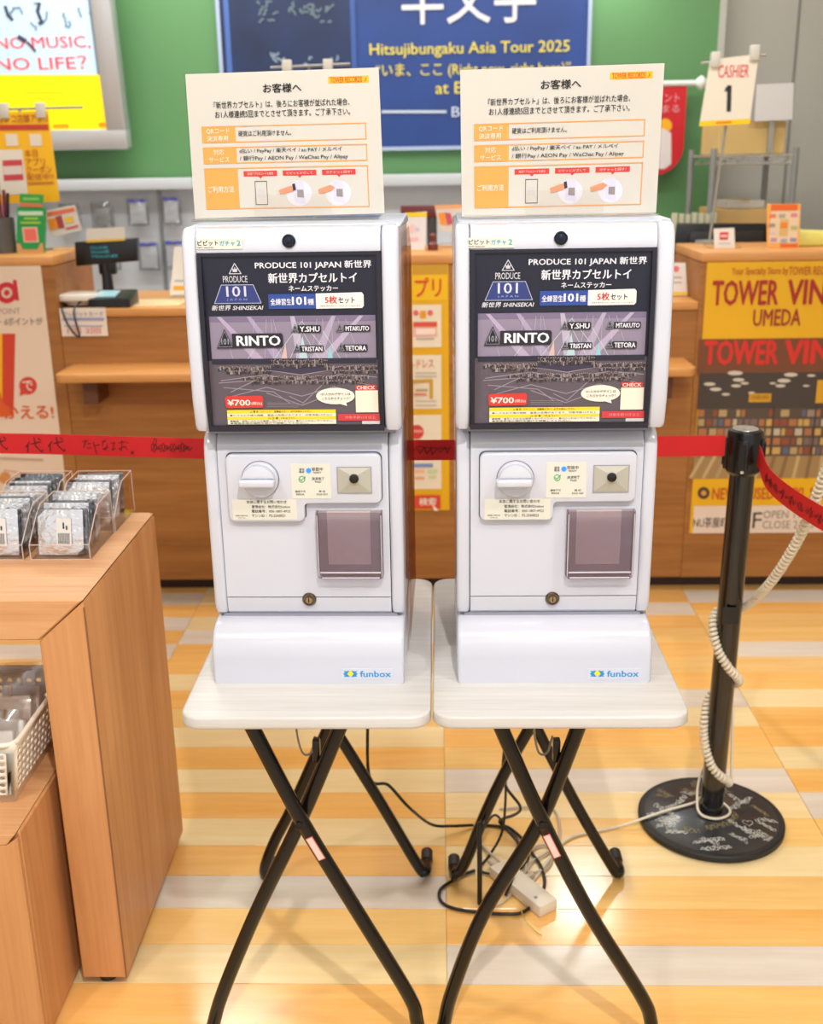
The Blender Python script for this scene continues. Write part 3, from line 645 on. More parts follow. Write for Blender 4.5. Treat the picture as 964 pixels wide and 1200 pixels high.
clips(o, [(q.x, q.z) for q in (aY(838, 68, 4.08)-L0, aY(884, 60, 4.08)-L0)])
# clips of a sign hidden behind the left notice
t = thing('clip_stand', 'thin pole with two milky clips rising behind the left notice', 'stand', (aY(362, 100, 3.95).x, 3.95, ZL))
h = aY(362, 77, 3.95).z-ZL; b = new(); tube(b, [(0, .02, 0), (0, .02, h)], .005, 8); tube(b, [(-.13, .01, h-.003), (.14, .01, h+.004)], .004, 6); lathe(b, [(.06, 0), (.06, .01)], (0, .02, 0)); obj('pole', b, mat('pole_grey', 0), t)
clips(t, [(aY(336, 75, 3.95).x-t.location.x, h), (aY(384, 73, 3.95).x-t.location.x, h)])
# red banner
loc = aY(775, 205, 5.1); t = thing('red_banner', 'red banner with rounded foot hanging from a white rod on the green wall', 'banner', (loc.x, 5.1, aY(775, 98, 5.1).z))
zt = t.location.z; f = frame_map(t.location, (0, 0, 0), 0)
b = new(); r0 = f(802, 150)[0]; l0 = r0-.36; zb = f(785, 205)[1]
pts = [(l0, -.01), (l0, zb+.1)]+[(r0-.12+.12*math.cos(a), zb+.12+.12*math.sin(a)) for a in [-PI/2+k*PI/12 for k in range(7)]]+[(r0, -.01)]
pts[1] = (l0, zb); prism(b, pts, 'y', 0, .004); obj('cloth', b, mat('banner_red', (206, 22, 36), .5), t, 0)
b = new(); tube(b, [(l0-.02, 0, 0), (r0+.04, 0, 0)], .012, 10); lathe(b, [(.004, -.03), (.022, -.015), (.026, 0), (.022, .015), (.004, .03)], (r0+.06, 0, 0), 16); 
tube(b, [(r0-.1, 0, 0), (r0-.1, .1, 0)], .008, 8); obj('rod', b, mat('rod_white', (226, 234, 230), .3), t)
p = Print(t, f, -.001, eps=.001); p.text('ポイント', 758, 109, 796, 120, (236, 150, 156), 1, 1.5); p.text('たまる', 762, 123, 796, 132, (236, 150, 156), 1, 1.5); p.disc(779, 147, 8, (246, 180, 30), 1)
p.poly([(768, 152), (776, 150), (786, 156), (786, 192), (778, 198), (768, 198)], (230, 220, 220), 2); p.done(.5)
# storage rack with boxes
def px(u, v, Y, o): q = aY(u, v, Y); return q.x-o.x, q.z
lo = Vector((aY(875, 240, 4.75).x, 4.75, 0)); t = thing('wire_rack', 'chrome wire storage rack against the grey wall', 'rack', lo)
xa = px(830, 200, 4.7, lo)[0]; xb = px(924, 200, 4.7, lo)[0]; zs = px(875, 183, 4.7, lo)[1]
for x in (xa, xb):
    for y in (-.12, .28):
        b = new(); tube(b, [(x, y, 0), (x, y, zs+.03)], .013, 10)
        for k in range(int(zs/.05)): tube(b, [(x, y, .05*k), (x, y, .05*k+.006)], .0145, 10, True)
        obj('post', b, STEEL, t)
for z in (zs, zs-.36, zs-.8):
    b = new()
    for y in (-.12, .28):
        tube(b, [(xa, y, z), (xb, y, z)], .004, 6); tube(b, [(xa, y, z-.03), (xb, y, z-.03)], .004, 6)
        n = 14; tube(b, [(xa+(xb-xa)*k/n, y, z-.03*(k % 2)) for k in range(n+1)], .0025, 5)
    for k in range(24): x = xa+(xb-xa)*(k+.5)/24; tube(b, [(x, -.12, z+.004), (x, .28, z+.004)], .002, 5)
    for x in (xa, xb): tube(b, [(x, -.12, z), (x, .28, z)], .004, 6)
    obj('wire_shelf', b, CHROME, t)
CARD = mat('cardboard', (206, 176, 112), .7, var=.05, vscale=10)
def carton(label, u0, v0, u1, v1, Y, dep, z0, m=CARD, nm='cardboard_box'):
    a, c = aY(u0, (v0+v1)/2, Y), aY(u1, (v0+v1)/2, Y); h = aY((u0+u1)/2, v0, Y).z-z0
    t = thing(nm, label, 'box', ((a.x+c.x)/2, Y, z0)); w = (c.x-a.x)/2
    b = new(); box(b, -w, w, 0, dep, 0, h, .002, 1); obj('carton', b, m, t)
    b = new(); box(b, -.02, .02, -.001, dep+.001, h-.0005, h+.001); box(b, -.02, .02, -.001, 0, h*.8, h+.001); obj('tape', b, mat('tape_tan', (196, 160, 100), .3), t)
    return t, w, h
t, w, h = carton('tan cardboard box on top of the chrome wire rack', 842, 142, 920, 178, 4.66, .3, zs+.007)
t2, w2, h2 = carton('cream cardboard box low on the wire rack, behind the monitor', 838, 245, 898, 262, 4.66, .3, zs-.353, mat('carton_cream', (196, 158, 98), .7))
t3, w3, h3 = carton('grey plastic carton stacked on the cream box on the wire rack', 850, 235, 896, 246, 4.67, .28, t2.location.z+h2+.002, mat('carton_grey', (178, 172, 160), .6, var=.1, vscale=30), 'storage_box')
o, p, L0 = qcard('blank_notice', 'blank white paper fixed above the rack beside the cashier sign', 'paper', 4.63, [(887, 99), (930, 97), (928, 140), (884, 142)], mat('blank_paper', (214, 214, 214), .5), .006, base=zs+.01)
b = new(); box(b, -.01, .01, .008, .02, 0, aY(905, 110, 4.63).z-zs-.01); obj('support', b, mat('pole_grey', 0), o)

# ================================================================== DISPLAY PLINTHS, left
XP = -.606; YP0, YP1 = 1.70, 2.185; ZP = .803; XPL = -1.55; XI = -.691; ZI = .727
t = thing('display_table', 'pale wood display table with open middle on castors, holding the trays', 'display table', (XP-.3, YP0, 0))
ox = XP-.3
def lp(x, y): return (x-ox, y-YP0)
g = .0
# waterfall top: mitred with the sides
b = new(); x0, x1 = XPL-ox, XP-ox; ch = .012
prism(b, [(x0, ZI), (XI-ox, ZI), (x1-.002, ZP-ch*.2), (x1-ch, ZP), (x0, ZP)], 'y', 0, YP1-YP0, .003, 1); obj('top_panel', b, PLH, t)
b = new(); prism(b, [(XI-ox+.0005, .022), (x1, .022), (x1, ZP-ch), (x1-.003, ZP-.006), (XI-ox+.0005, ZI-.001)], 'y', 0, YP1-YP0, .002, 1); obj('side_panel', b, PLV, t)
b = new(); prism(b, [(x0, .022), (x0+.085, .022), (x0+.085, ZI), (x0, ZI)], 'y', 0, YP1-YP0, .002, 1); obj('side_panel', b, PLV, t)
b = new(); box(b, x1-.0022, x1+.0003, -.0003, .0022, .022, ZP-.015); obj('edge_seam', b, mat('wood_seam', (140, 92, 60), .7), t)
for x in (x0+.04, x1-.045):
    for y in (.03, YP1-YP0-.03):
        b = new(); lathe(b, [(.012, 0), (.018, .003), (.018, .022)], (x, y, 0), 14); obj('foot', b, BLACKP, t)
# lower plinth sliding under it
XQ = -.712; ZQ = .438; YQ0, YQ1 = 1.555, 2.02
t = thing('low_display_plinth', 'lower pale wood plinth pulled forward from under the display table', 'display plinth', (XQ-.3, YQ0, 0))
ox2 = XQ-.3; b = new(); x1 = XQ-ox2; x0 = -1.45-ox2
prism(b, [(x0, ZQ-.02), (x1-.0205, ZQ-.02), (x1-.004, ZQ), (x0, ZQ)], 'y', 0, YQ1-YQ0, .0015, 1); obj('top_panel', b, PLH, t)
b = new(); prism(b, [(x1-.02, .01), (x1, .01), (x1, ZQ-.005), (x1-.0035, ZQ-.001), (x1-.02, ZQ-.021)], 'y', .0125, YQ1-YQ0, .0015, 1); obj('side_panel', b, PLV, t)
b = new(); prism(b, [(x0, .01), (x1-.0005, .01), (x1-.0005, ZQ-.006), (x1-.02, ZQ-.0208), (x0, ZQ-.0208)], 'y', 0, .012, .001, 1); obj('front_panel', b, PLV, t)
b = new(); box(b, x0, x0+.02, .012, YQ1-YQ0, .01, ZQ-.0205, .001, 1); obj('side_panel', b, PLV, t)
for x in (x0+.04, x1-.04):
    for y in (.04, YQ1-YQ0-.04):
        b = new(); lathe(b, [(.01, 0), (.012, .003), (.012, .011)], (x, y, 0), 12); obj('foot', b, BLACKP, t)

# perforated basket
BASK = mat('basket_white_plastic', (240, 232, 216), .4)
br = aZ(17.5, 940, ZQ); bk = aZ(63, 876, ZQ)
YB0 = br.y; YB1 = YB0+.26; XB1 = br.x; XB0 = XB1-.22; HB = .125; FL = .022
t = thing('storage_basket', 'white perforated plastic basket on the lower plinth', 'basket', ((XB0+XB1)/2, YB0, ZQ))
bx = XB1-(XB0+XB1)/2
def wall(bm, p00, p10, p01, p11, nu, nv, margin, hole=True):
    """perforated wall between two bottom and two top points"""
    P = lambda u, v: Vector(p00).lerp(Vector(p10), u).lerp(Vector(p01).lerp(Vector(p11), u), v)
    v0, v1, u0, u1 = margin
    def q(a, b_, c, d): bm.faces.new([bm.verts.new(P(*x)) for x in (a, b_, c, d)])
    q((0, 0), (1, 0), (1, v0), (0, v0)); q((0, v1), (1, v1), (1, 1), (0, 1)); q((0, v0), (u0, v0), (u0, v1), (0, v1)); q((u1, v0), (1, v0), (1, v1), (u1, v1))
    du, dv = (u1-u0)/nu, (v1-v0)/nv
    for i in range(nu):
        for j in range(nv):
            cu, cv = u0+(i+.5)*du, v0+(j+.5)*dv
            oc = [(cu+du*.3*math.cos(a), cv+dv*.3*math.sin(a)) for a in [k*PI/4 for k in range(8)]]
            sq = [(cu+du/2, cv), (cu+du/2, cv+dv/2), (cu, cv+dv/2), (cu-du/2, cv+dv/2), (cu-du/2, cv), (cu-du/2, cv-dv/2), (cu, cv-dv/2), (cu+du/2, cv-dv/2)]
            for k in range(8):
                k2 = (k+1) % 8; q(sq[k], sq[k2], oc[k2], oc[k])
b = new(); D = YB1-YB0; A = FL
B0, B1, T0, T1 = (-bx+A, A, 0), (bx-0, A*0, 0), None, None
c = {'fl': ((-bx, 0, 0), (-bx-A, -A, HB)), 'fr': ((bx, 0, 0), (bx+A, -A, HB)), 'br': ((bx, D, 0), (bx+A, D+A, HB)), 'bl': ((-bx, D, 0), (-bx-A, D+A, HB))}
mg = (.14, .86, .05, .95)
for a_, b_, n_ in (('fl', 'fr', 12), ('fr', 'br', 13), ('br', 'bl', 12), ('bl', 'fl', 13)):
    wall(b, c[a_][0], c[b_][0], c[a_][1], c[b_][1], n_, 6, mg)
bmesh.ops.remove_doubles(b, verts=list(b.verts), dist=1e-5)
bmesh.ops.recalc_face_normals(b, faces=list(b.faces))
wb = obj('wall', b, BASK, t, 50); sm = wb.modifiers.new('thick', 'SOLIDIFY'); sm.thickness = .003
b = new(); box(b, -bx, bx, 0, D, 0, .004); obj('bottom', b, BASK, t)
b = new(); rp = [Vector((x, y, HB)) for x, y in rrect(-bx-A, bx+A, -A, D+A, .02, 4)]; tube(b, rp+[rp[0]], .0045, 8, False); obj('rim', b, BASK, t)
# zip bags in the basket
FOG = clear('plastic_bag_film', (246, 244, 242), 1.45, .2, .10)
INS = mat('bag_contents_cream', (246, 240, 236), .5, var=.15, vscale=40); INP = mat('bag_contents_grey', (216, 196, 184), .5, var=.2, vscale=40)
random.seed(5)
for r_ in range(4):
    for k in range(2):
        xx = bx-.055-k*.105; yy_ = .02+r_*.046
        loc = Vector(((XB0+XB1)/2+xx, YB0+yy_+.03, ZQ+.008))
        t_ = thing('goods_bag', 'clear zip bag with %s in the white basket, %s row, %s side' % ('cream contents' if r_ < 2 else 'brown-grey contents', ['front', 'second', 'third', 'rear'][r_], ['right', 'left'][k]), 'bag', loc, (-.35+.05*random.random(), 0, random.uniform(-.15, .15)), 'clear bags in the white basket')
        b = new(); g = 7; w, h = .046, .13+.028*(r_ > 1)
        for s in (-1, 1):
            vs = [[b.verts.new(((u/g*2-1)*w, s*.014*math.sin(PI*u/g)*min(1, 2.2*math.sin(PI*v/g))+random.uniform(-.003, .003), h*v/g+random.uniform(-.002, .002))) for u in range(g+1)] for v in range(g+1)]
            for v in range(g):
                for u in range(g): b.faces.new((vs[v][u], vs[v][u+1], vs[v+1][u+1], vs[v+1][u]))
        obj('film', b, FOG, t_)
        b = new(); box(b, -w*.82, w*.82, -.008, .008, .004, h*.72, .006, 2); obj('contents', b, INS if r_ < 2 else INP, t_)
        b = new(); box(b, .0, .005, -.011, -.008, h*.72, h*.86, .001, 1); obj('zip_pull', b, mat('brass_zip', (176, 116, 40), .35, .7), t_)
# acrylic trays with packets
FOIL = mat('silver_foil', (226, 226, 228), .22, .8, bump=1, bscale=60)
FOILD = mat('silver_foil_dull', (130, 132, 138), .3, .8, bump=1, bscale=60)
LAB = mat('packet_label', (222, 220, 216), .4)
fr = aZ(106, 656, ZP); mid = aZ(132, 624, ZP); bk = aZ(157, 598, ZP)
print('tray', fr, mid, bk, aZ(23, 653, ZP), 'basket', YB0, XB1)
random.seed(9)
gpk = new(); g = 6; PW, PH = .043, .088
for s in (-1, 1):
    vs = [[gpk.verts.new(((u/g*2-1)*PW, s*(.0032*math.sin(PI*u/g)**.5 * math.sin(PI*v/g)**.5) + (random.uniform(-.0012, .0012) if 0 < u < g and 0 < v < g else 0), PH*v/g)) for u in range(g+1)] for v in range(g+1)]
    for v in range(g):
        for u in range(g): gpk.faces.new((vs[v][u], vs[v][u+1], vs[v+1][u+1], vs[v+1][u]))
meP = bpy.data.meshes.new('packet'); 
for f_ in gpk.faces: f_.smooth = True
gpk.to_mesh(meP); gpk.free(); meP.materials.append(FOIL); meD = meP.copy(); meD.materials[0] = FOILD
TW = .112; 
def tray(side, depth_name, xc, y0, y1):
    nm = '%s %s' % (depth_name, side)
    t = thing('acrylic_tray', 'clear acrylic tray of foil packets, %s of four on the display table' % nm, 'tray', (xc, y0, ZP), (0, 0, 0), 'clear acrylic trays on the display table')
    w = TW/2; d = y1-y0; hb, hf, tk = .088, .03, .003
    b = new()
    box(b, -w, w, 0, d, 0, tk); box(b, -w, w, 0, tk, 0, hf); box(b, -w, w, d-tk, d, 0, hb)
    prof = [(0, 0), (d, 0), (d, hb), (d*.5, hb-.002), (d*.32, hb*.8), (0, hf)]
    for x in (-w, w-tk): prism(b, prof, 'x', x, x+tk)
    obj('box', b, CLEAR, t, 0)
    b = new()
    for x in (-w, w): tube(b, [(x, 0, hf), (x, d*.32, hb*.8), (x, d*.5, hb-.002), (x, d, hb)], .0009, 4); tube(b, [(x, d, 0), (x, d, hb)], .0009, 4); tube(b, [(x, 0, 0), (x, 0, hf)], .0009, 4)
    tube(b, [(-w, d, hb), (w, d, hb)], .0009, 4); tube(b, [(-w, 0, hf), (w, 0, hf)], .0009, 4); tube(b, [(-w, 0, .001), (w, 0, .001)], .0009, 4)
    obj('edge', b, mat('acrylic_edge', (224, 206, 196), .3), t)
    n = 12
    for k in range(n):
        r_ = thing('foil_packet', 'silver foil packet standing in the %s acrylic tray' % nm, 'packet', (xc+random.uniform(-.004, .002), y0+.016+(d-.045)*k/n, ZP+tk+.001), (-.22+random.uniform(-.02, .02), 0, random.uniform(-.03, .03)), 'foil packets in the %s tray' % nm)
        o = bpy.data.objects.new('pouch', meP if random.random() < .55 or k == 0 else meD); COL.objects.link(o); o.parent = r_; o.scale = (1, 1, random.uniform(.93, 1.03))
        if k == 0:
            r_['label'] = 'front silver foil packet with barcode label in the %s acrylic tray' % nm; del r_['group']
            b = new(); box(b, -.006, .022, -.0052, -.0046, .018, .07); obj('label', b, LAB, r_)
            b = new()
            for q in range(9): x = -.003+q*.0025; box(b, x, x+.0012, -.0056, -.0053, .022, .042)
            box(b, .006, .009, -.0056, -.0053, .05, .062); box(b, .012, .015, -.0056, -.0053, .048, .056); obj('barcode', b, mat('ink_black', (40, 38, 40), .5), r_)
YT0 = fr.y; YT1 = mid.y; YT2 = bk.y
for side, xc in (('right', fr.x-TW/2), ('left', fr.x-TW*1.5-.014)):
    tray(side, 'front', xc, YT0, YT1-.002); tray(side, 'rear', xc+.002, YT1+.002, YT2)

# ================================================================== FOLDING TABLES
TZ = .70
def folding_table(label, x0, x1, feet_rear, sticker, pivot):
    cx_ = (x0+x1)/2; w = (x1-x0)/2; y0, y1 = 1.475, 2.055
    t = thing('folding_table', label, 'table', (cx_, y0, 0), (0, 0, 0), 'white folding tables'); D_ = y1-y0
    b = new(); prism(b, rrect(-w, w, 0, D_, .032, 7), 'z', TZ-.021, TZ, .004, 3); obj('tabletop', b, TABLE, t)
    b = new(); prism(b, rrect(-w-.0004, w+.0004, -.0004, D_+.0004, .032, 7), 'z', TZ-.018, TZ-.0165); obj('edge_line', b, mat('edge_line_grey', (188, 178, 168), .6), t)
    zt = TZ-.03; YFr, YRr = 1.54, 2.02
    def W_(u, v, Y): q = aY(u, v, Y); return Vector((q.x-cx_, q.y-y0, q.z))
    tops = []
    for name, Y, sg, px_, a in feet_rear:
        Yp_ = Y+a*.0115
        P0 = [W_(u, v, Yp_) for u, v in px_]
        d = (P0[0]-P0[1]).normalized(); P0[0] = P0[0]+d*((zt-P0[0].z)/d.z)
        e = P0[-1]; sx = 1 if e.x > 0 else -1
        if name == 'front': k_ = [Vector((e.x+sx*.006, e.y-.004, .03)), Vector((e.x+sx*.008, e.y-.03, .0135)), Vector((e.x+sx*.008, e.y-.07, .0135))]
        else: k_ = [Vector((e.x+sx*.004, e.y+.012, .018)), Vector((e.x+sx*.005, e.y+.035, .0135)), Vector((e.x+sx*.005, e.y+.075, .0135))]
        P_ = catmull(P0+k_, 6); b = new(); tube(b, P_, .0122, 12); lg = obj('leg', b, BLACKT, t); tops.append(P0[0])
        b = new(); e = P_[-1]; tube(b, [(e.x, e.y-.03*sg, e.z), (e.x, e.y+sg*.006, e.z), (e.x, e.y+sg*.010, e.z)], [.0134, .0134, .010], 12); obj('foot_cap', b, RUBBER, lg)
        if name == 'front' and a < 0:
            q = W_(sticker[0], sticker[1], Yp_); d = (P0[2]-P0[1]).normalized(); ang = math.atan2(d.x, -d.z)
            M_ = Matrix.Translation((q.x, q.y-.0128, q.z)) @ Matrix.Rotation(-ang, 4, 'Y')
            b = new(); box(b, -.0062, .0062, -.0008, .0003, -.023, .023, M=M_); obj('warning_sticker', b, mat('sticker_red', (214, 110, 100), .4), lg)
            b = new(); box(b, -.0048, .0048, -.0012, -.0008, -.0215, .0215, M=M_); obj('sticker_text_area', b, mat('sticker_white', (232, 206, 198), .4), lg)
    pv = W_(pivot[0], pivot[1], 1.54)
    b = new(); lathe(b, [(.004, -.001), (.0075, .0), (.0075, .003), (.004, .005)], (pv.x, pv.y-.023, pv.z), 14, 'y'); tube(b, [(pv.x, pv.y-.024, pv.z), (pv.x, pv.y+.02, pv.z)], .005, 8); obj('pivot', b, mat('dark_rivet', (40, 34, 30), .3, .6), t)
    yf = YFr-y0; yr = YRr-y0
    b = new(); tube(b, [tops[0], tops[2]], .009, 8); tube(b, [tops[1], tops[3]], .009, 8); obj('rail', b, BLACKT, t)
    b = new(); tube(b, catmull([(-.03, .12, zt), (-.03, .12, zt-.06), (-.022, .12, zt-.1), (-.008, .12, zt-.1), (0, .12, zt-.07)]), .002, 6); obj('catch_wire', b, STEEL, t)
    bk_ = W_(pivot[0]+18, pivot[1]-78, 1.56); b = new(); box(b, bk_.x-.006, bk_.x+.006, bk_.y-.004, bk_.y+.012, bk_.z-.02, bk_.z+.02, .003); obj('lock_bracket', b, BLACKT, t)
    return t
folding_table('white topped folding table under the left capsule machine', -.402, -.0165, [
    ('front', 1.54, -1, [(298, 857), (353, 961), (419, 1069), (478, 1165), (488, 1195)], -1), ('front', 1.54, -1, [(396, 857), (352, 961), (300, 1069), (262, 1160), (250, 1200)], 1),
    ('rear', 2.02, 1, [(399, 866), (433, 920), (488, 1012), (497, 1021)], 1), ('rear', 2.02, 1, [(378, 866), (352, 925), (322, 985), (311, 1014)], -1)], (370.5, 989), (352.5, 958))
folding_table('white topped folding table under the right capsule machine', -.0135, .377, [
    ('front', 1.54, -1, [(589, 857), (635, 961), (690, 1069), (750, 1165), (762, 1195)], -1), ('front', 1.54, -1, [(675, 857), (633, 961), (567, 1069), (530, 1160), (520, 1200)], 1),
    ('rear', 2.02, 1, [(631, 857), (659, 913), (715, 1012), (724, 1022)], 1), ('rear', 2.02, 1, [(619, 857), (591, 906), (545, 1010), (535, 1022)], -1)], (645.5, 986), (634, 958))

# ================================================================== CAPSULE MACHINES
def machine(label, X, rotz, which, notice_label, serial, dx):
    Y0 = 1.588; loc = Vector((X, Y0, TZ)); rot = (0, 0, rotz)
    t = thing('capsule_machine', label, 'vending machine', loc, rot, 'white capsule vending machines')
    w = .155
    mp = lambda yp: frame_map(loc, rot, yp)
    # base
    prof = [(0, 0), (0, .045), (.002, .06), (.008, .074), (.018, .085), (.032, .092), (.05, .095), (.34, .095), (.34, 0)]
    b = new(); prism(b, prof, 'x', -w, w, .006, 3); obj('base', b, WHITE, t)
    # grey strips in the gaps: shade between the parts put into their colour
    b = new(); box(b, -w+.012, w-.012, .055, .33, .094, .101); obj('lower_shadow_gap', b, mat('gap_shade_grey', (150, 150, 162), .5), t)
    b = new(); box(b, -w+.01, w-.01, .06, .33, .402, .416); obj('upper_shadow_gap', b, mat('gap_shade_grey', 0), t)
    # lower body : two side shells + door
    yb = .045; z0, z1 = .0985, .405
    sp_ = .021
    pr_ = [(yb+.002, z0+.016), (yb, z0+.03), (yb, z1-.045), (yb+.003, z1-.02), (yb+.012, z1-.006), (yb+.025, z1), (.33, z1), (.33, z0), (yb+.014, z0), (yb+.005, z0+.006)]
    for s in (-1, 1):
        b = new(); a_, b_ = (-w, -w+sp_) if s < 0 else (w-sp_, w)
        prism(b, pr_, 'x', a_, b_, .006, 3); obj('side_shell', b, WHITE, t)
    zl = .132
    b = new(); prism(b, [(yb+.001, zl+.001), (yb+.001, z1-.045), (yb+.004, z1-.02), (yb+.013, z1-.006), (yb+.025, z1-.001), (.3, z1-.001), (.3, zl+.001)], 'x', -w+sp_+.0008, w-sp_-.0008); 
    door = obj('door_panel', b, WHITE, t)
    b = new(); prism(b, [(yb+.001, z0+.028), (yb+.001, zl-.0008), (.3, zl-.0008), (.3, z0), (yb+.014, z0), (yb+.005, z0+.008)], 'x', -w+sp_+.0008, w-sp_-.0008); lower = obj('lower_panel', b, WHITE, t)
    b = new(); box(b, -w+sp_, w-sp_, yb+.03, .3, z0+.004, z1-.01); obj('chassis', b, SEAM, t)
    # positions measured on the right machine in frontal view, crop (500,500) scale 3.0125
    if which == 'L': g = lambda yp: (lambda f: (lambda u, v: f(220+u/3.443, 500+v/3.443)))(mp(yp))
    else: g = lambda yp: (lambda f: (lambda u, v: f(500+u/3.0125, 500+v/3.0125)))(mp(yp))
    f = g(yb-.01)
    T = {'L': dict(cp=(155, 112, 780, 312), step=(472, 385), knob=(293, 211, 75), lab=(417, 150, 577, 290), scan=(606, 165, 738, 265), note=(180, 293, 440, 375), tray=(524, 338, 788, 605), lock=(490, 697), fb=(618, 976, 830, 1018)),
         'R': dict(cp=(187, 92, 740, 268), step=(447, 332), knob=(312, 183, 66), lab=(421, 125, 563, 250), scan=(590, 138, 710, 228), note=(203, 254, 436, 327), tray=(490, 291, 728, 528), lock=(443, 607), fb=(567, 853, 757, 890))}[which]
    def R_(bx_, fn): x0, y0, x1, y1 = bx_; return fn(x0, (y0+y1)/2)[0], fn(x1, (y0+y1)/2)[0], fn((x0+x1)/2, y1)[1], fn((x0+x1)/2, y0)[1]
    X0, X1, Za, Zb = R_(T['cp'], f); Xs = f(T['step'][0], T['step'][1]-30)[0]; Zs = f(T['step'][0]-80, T['step'][1])[1]
    def arc(cx__, cz__, r, a0, a1, n=5): return [(cx__+r*math.cos(math.radians(a0+(a1-a0)*k/n)), cz__+r*math.sin(math.radians(a0+(a1-a0)*k/n))) for k in range(n+1)]
    r = .010
    pts = arc(X1-r, Zb-r, r, 0, 90)[:]; pts += arc(X0+r, Zb-r, r, 90, 180); pts += arc(X0+r, Zs+r, r, 180, 270); pts += arc(Xs-r, Zs+r, r, 270, 360); pts += arc(Xs+r*.6, Za-r*.6, r*.6, 180, 90); pts += arc(X1-r, Za+r, r, 270, 360)
    b = new(); prism(b, pts, 'y', yb-.01, yb+.003, .0028, 3); cpn = obj('control_panel', b, WHITE, t)
    b = new(); prism(b, [(p_[0]*1.0+(.0012 if p_[0] > 0 else -.0012), p_[1]+(.0012 if p_[1] > (Za+Zb)/2 else -.0012)) for p_ in pts], 'y', yb+.0004, yb+.001); obj('panel_seam', b, SEAM, t)
    # knob
    kx, kz = f(T['knob'][0], T['knob'][1]); kr = abs(f(T['knob'][0]+T['knob'][2], T['knob'][1])[0]-kx)
    b = new(); lathe(b, [(kr*1.02, -.0005), (kr*1.02, .0006)], (kx, yb-.01, kz), 32, 'y'); obj('knob_ring', b, mat('ring_grey', (128, 128, 140), .5), t)
    b = new(); lathe(b, [(kr*.98, 0), (kr*.97, .007), (kr*.9, .009)], (kx, yb-.01, kz), 32, 'y')
    kn = obj('knob', b, WHITE, t)
    b = new(); box(b, kx-kr*1.04, kx+kr*.86, yb-.037, yb-.018, kz-.0075, kz+.0045, .0035, 3); prism(b, arc(kx-.001, kz, kr*.9, 10, 170, 10), 'y', yb-.03, yb-.018, .003, 2); obj('handle', b, WHITE, kn)
    # indicator label
    yl = yb-.0102
    x0, x1, za, zb = R_(T['lab'], f); b = new(); box(b, x0, x1, yl-.0004, yl, za, zb); il = obj('indicator_label', b, mat('label_cream', (216, 214, 202), .4), t)
    p = Print(il, f, yl-.0004, eps=.0003)
    lx0, ly0, lx1, ly1 = T['lab']; U = lambda u, v: (lx0+(lx1-lx0)*u, ly0+(ly1-ly0)*v)
    def tx(s, a, b2, c2, d2, col=K, bd=.5): p.text(s, *U(a, b2), *U(c2, d2), col, 1, bd)
    tx('通信', .2, .12, .33, .19, (90, 90, 90)); tx('電源', .2, .2, .33, .26, (90, 90, 90)); tx('取扱中', .52, .1, .8, .2); tx('READY', .56, .22, .76, .27); tx('決済完了', .52, .38, .83, .47); tx('PAID', .6, .49, .76, .54)
    tx('通信不可', .1, .76, .36, .82, (70, 70, 70)); tx('ERROR', .13, .85, .33, .9, (70, 70, 70)); tx('売 切', .7, .76, .86, .82, (70, 70, 70)); tx('SOLD OUT', .64, .85, .93, .9, (70, 70, 70))
    p.disc(*U(.27, .44), (lx1-lx0)*.085, (70, 170, 110), 1, 16, (lx1-lx0)*.065); p.line([U(.22, .43), U(.26, .48), U(.36, .36)], .0012, (60, 170, 100), 2)
    p.done(.4)
    lx, lz = f(*U(.44, .19)); b = new(); lathe(b, [(.0042, 0), (.0036, .0012)], (lx, yl-.0004, lz), 16, 'y'); obj('ready_lamp', b, mat('blue_led', (40, 120, 250), .3, emit=.9), il)
    # scanner window
    x0, x1, za, zb = R_(T['scan'], f); cx_, cz_ = (x0+x1)/2, (za+zb)/2+.004
    b = new(); prism(b, [(x0-.0015, za-.0015), (x1+.0015, za-.0015), (x1+.0015, zb+.0015), (x0-.0015, zb+.0015)], 'y', yl-.0012, yl+.0006); obj('scanner_rim', b, mat('rim_grey', (150, 148, 150), .4), t)
    cols_ = [(176, 172, 158), (190, 186, 174), (208, 204, 192), (222, 220, 210)]
    b = new(); m_ = .006; q = [(x0, za), (x1, za), (x1, zb), (x0, zb)]; qi = [(cx_-m_, cz_-m_), (cx_+m_, cz_-m_), (cx_+m_, cz_+m_), (cx_-m_, cz_+m_)]
    # shallow pyramid: four facets rising to the lens
    vs = [b.verts.new((u, yl-.0013, v)) for u, v in q]; vi = [b.verts.new((u, yl-.006, v)) for u, v in qi]
    for k in range(4): b.faces.new((vs[k], vs[(k+1) % 4], vi[(k+1) % 4], vi[k]))
    b.faces.new(vi); bmesh.ops.recalc_face_normals(b, faces=list(b.faces)); sw_ = obj('scanner_window', b, mat('scanner_beige', (176, 172, 160), .35), t, 0)
    b = new(); lathe(b, [(.0075, 0), (.007, .003), (.005, .004)], (cx_, yl-.006, cz_), 20, 'y'); obj('scanner_lens', b, mat('lens_black', (20, 14, 14), .1), sw_)
    # contact sticker
    x0, x1, za, zb = R_(T['note'], f); b = new(); box(b, x0, x1, yl-.0005, yl, za, zb); st = obj('contact_sticker', b, mat('label_cream', 0), t)
    nx0, ny0, nx1, ny1 = T['note']; U = lambda u, v: (nx0+(nx1-nx0)*u, ny0+(ny1-ny0)*v); p = Print(st, f, yl-.0005, eps=.0003)
    for s_, a, b2, c2, d2 in (('本体に関するお問い合わせ', .22, .04, .84, .2), ('管理会社：株式会社funbox', .3, .28, .9, .43), ('電話番号：050-1807-4922', .3, .5, .9, .65), ('マシンID ：'+serial, .3, .72, .82, .87), ('お問い合わせ', .05, .76, .24, .83), ('フォーム', .09, .87, .2, .94)): p.text(s_, *U(a, b2), *U(c2, d2), (60, 58, 56), 1, .3)
    p.done(.4)
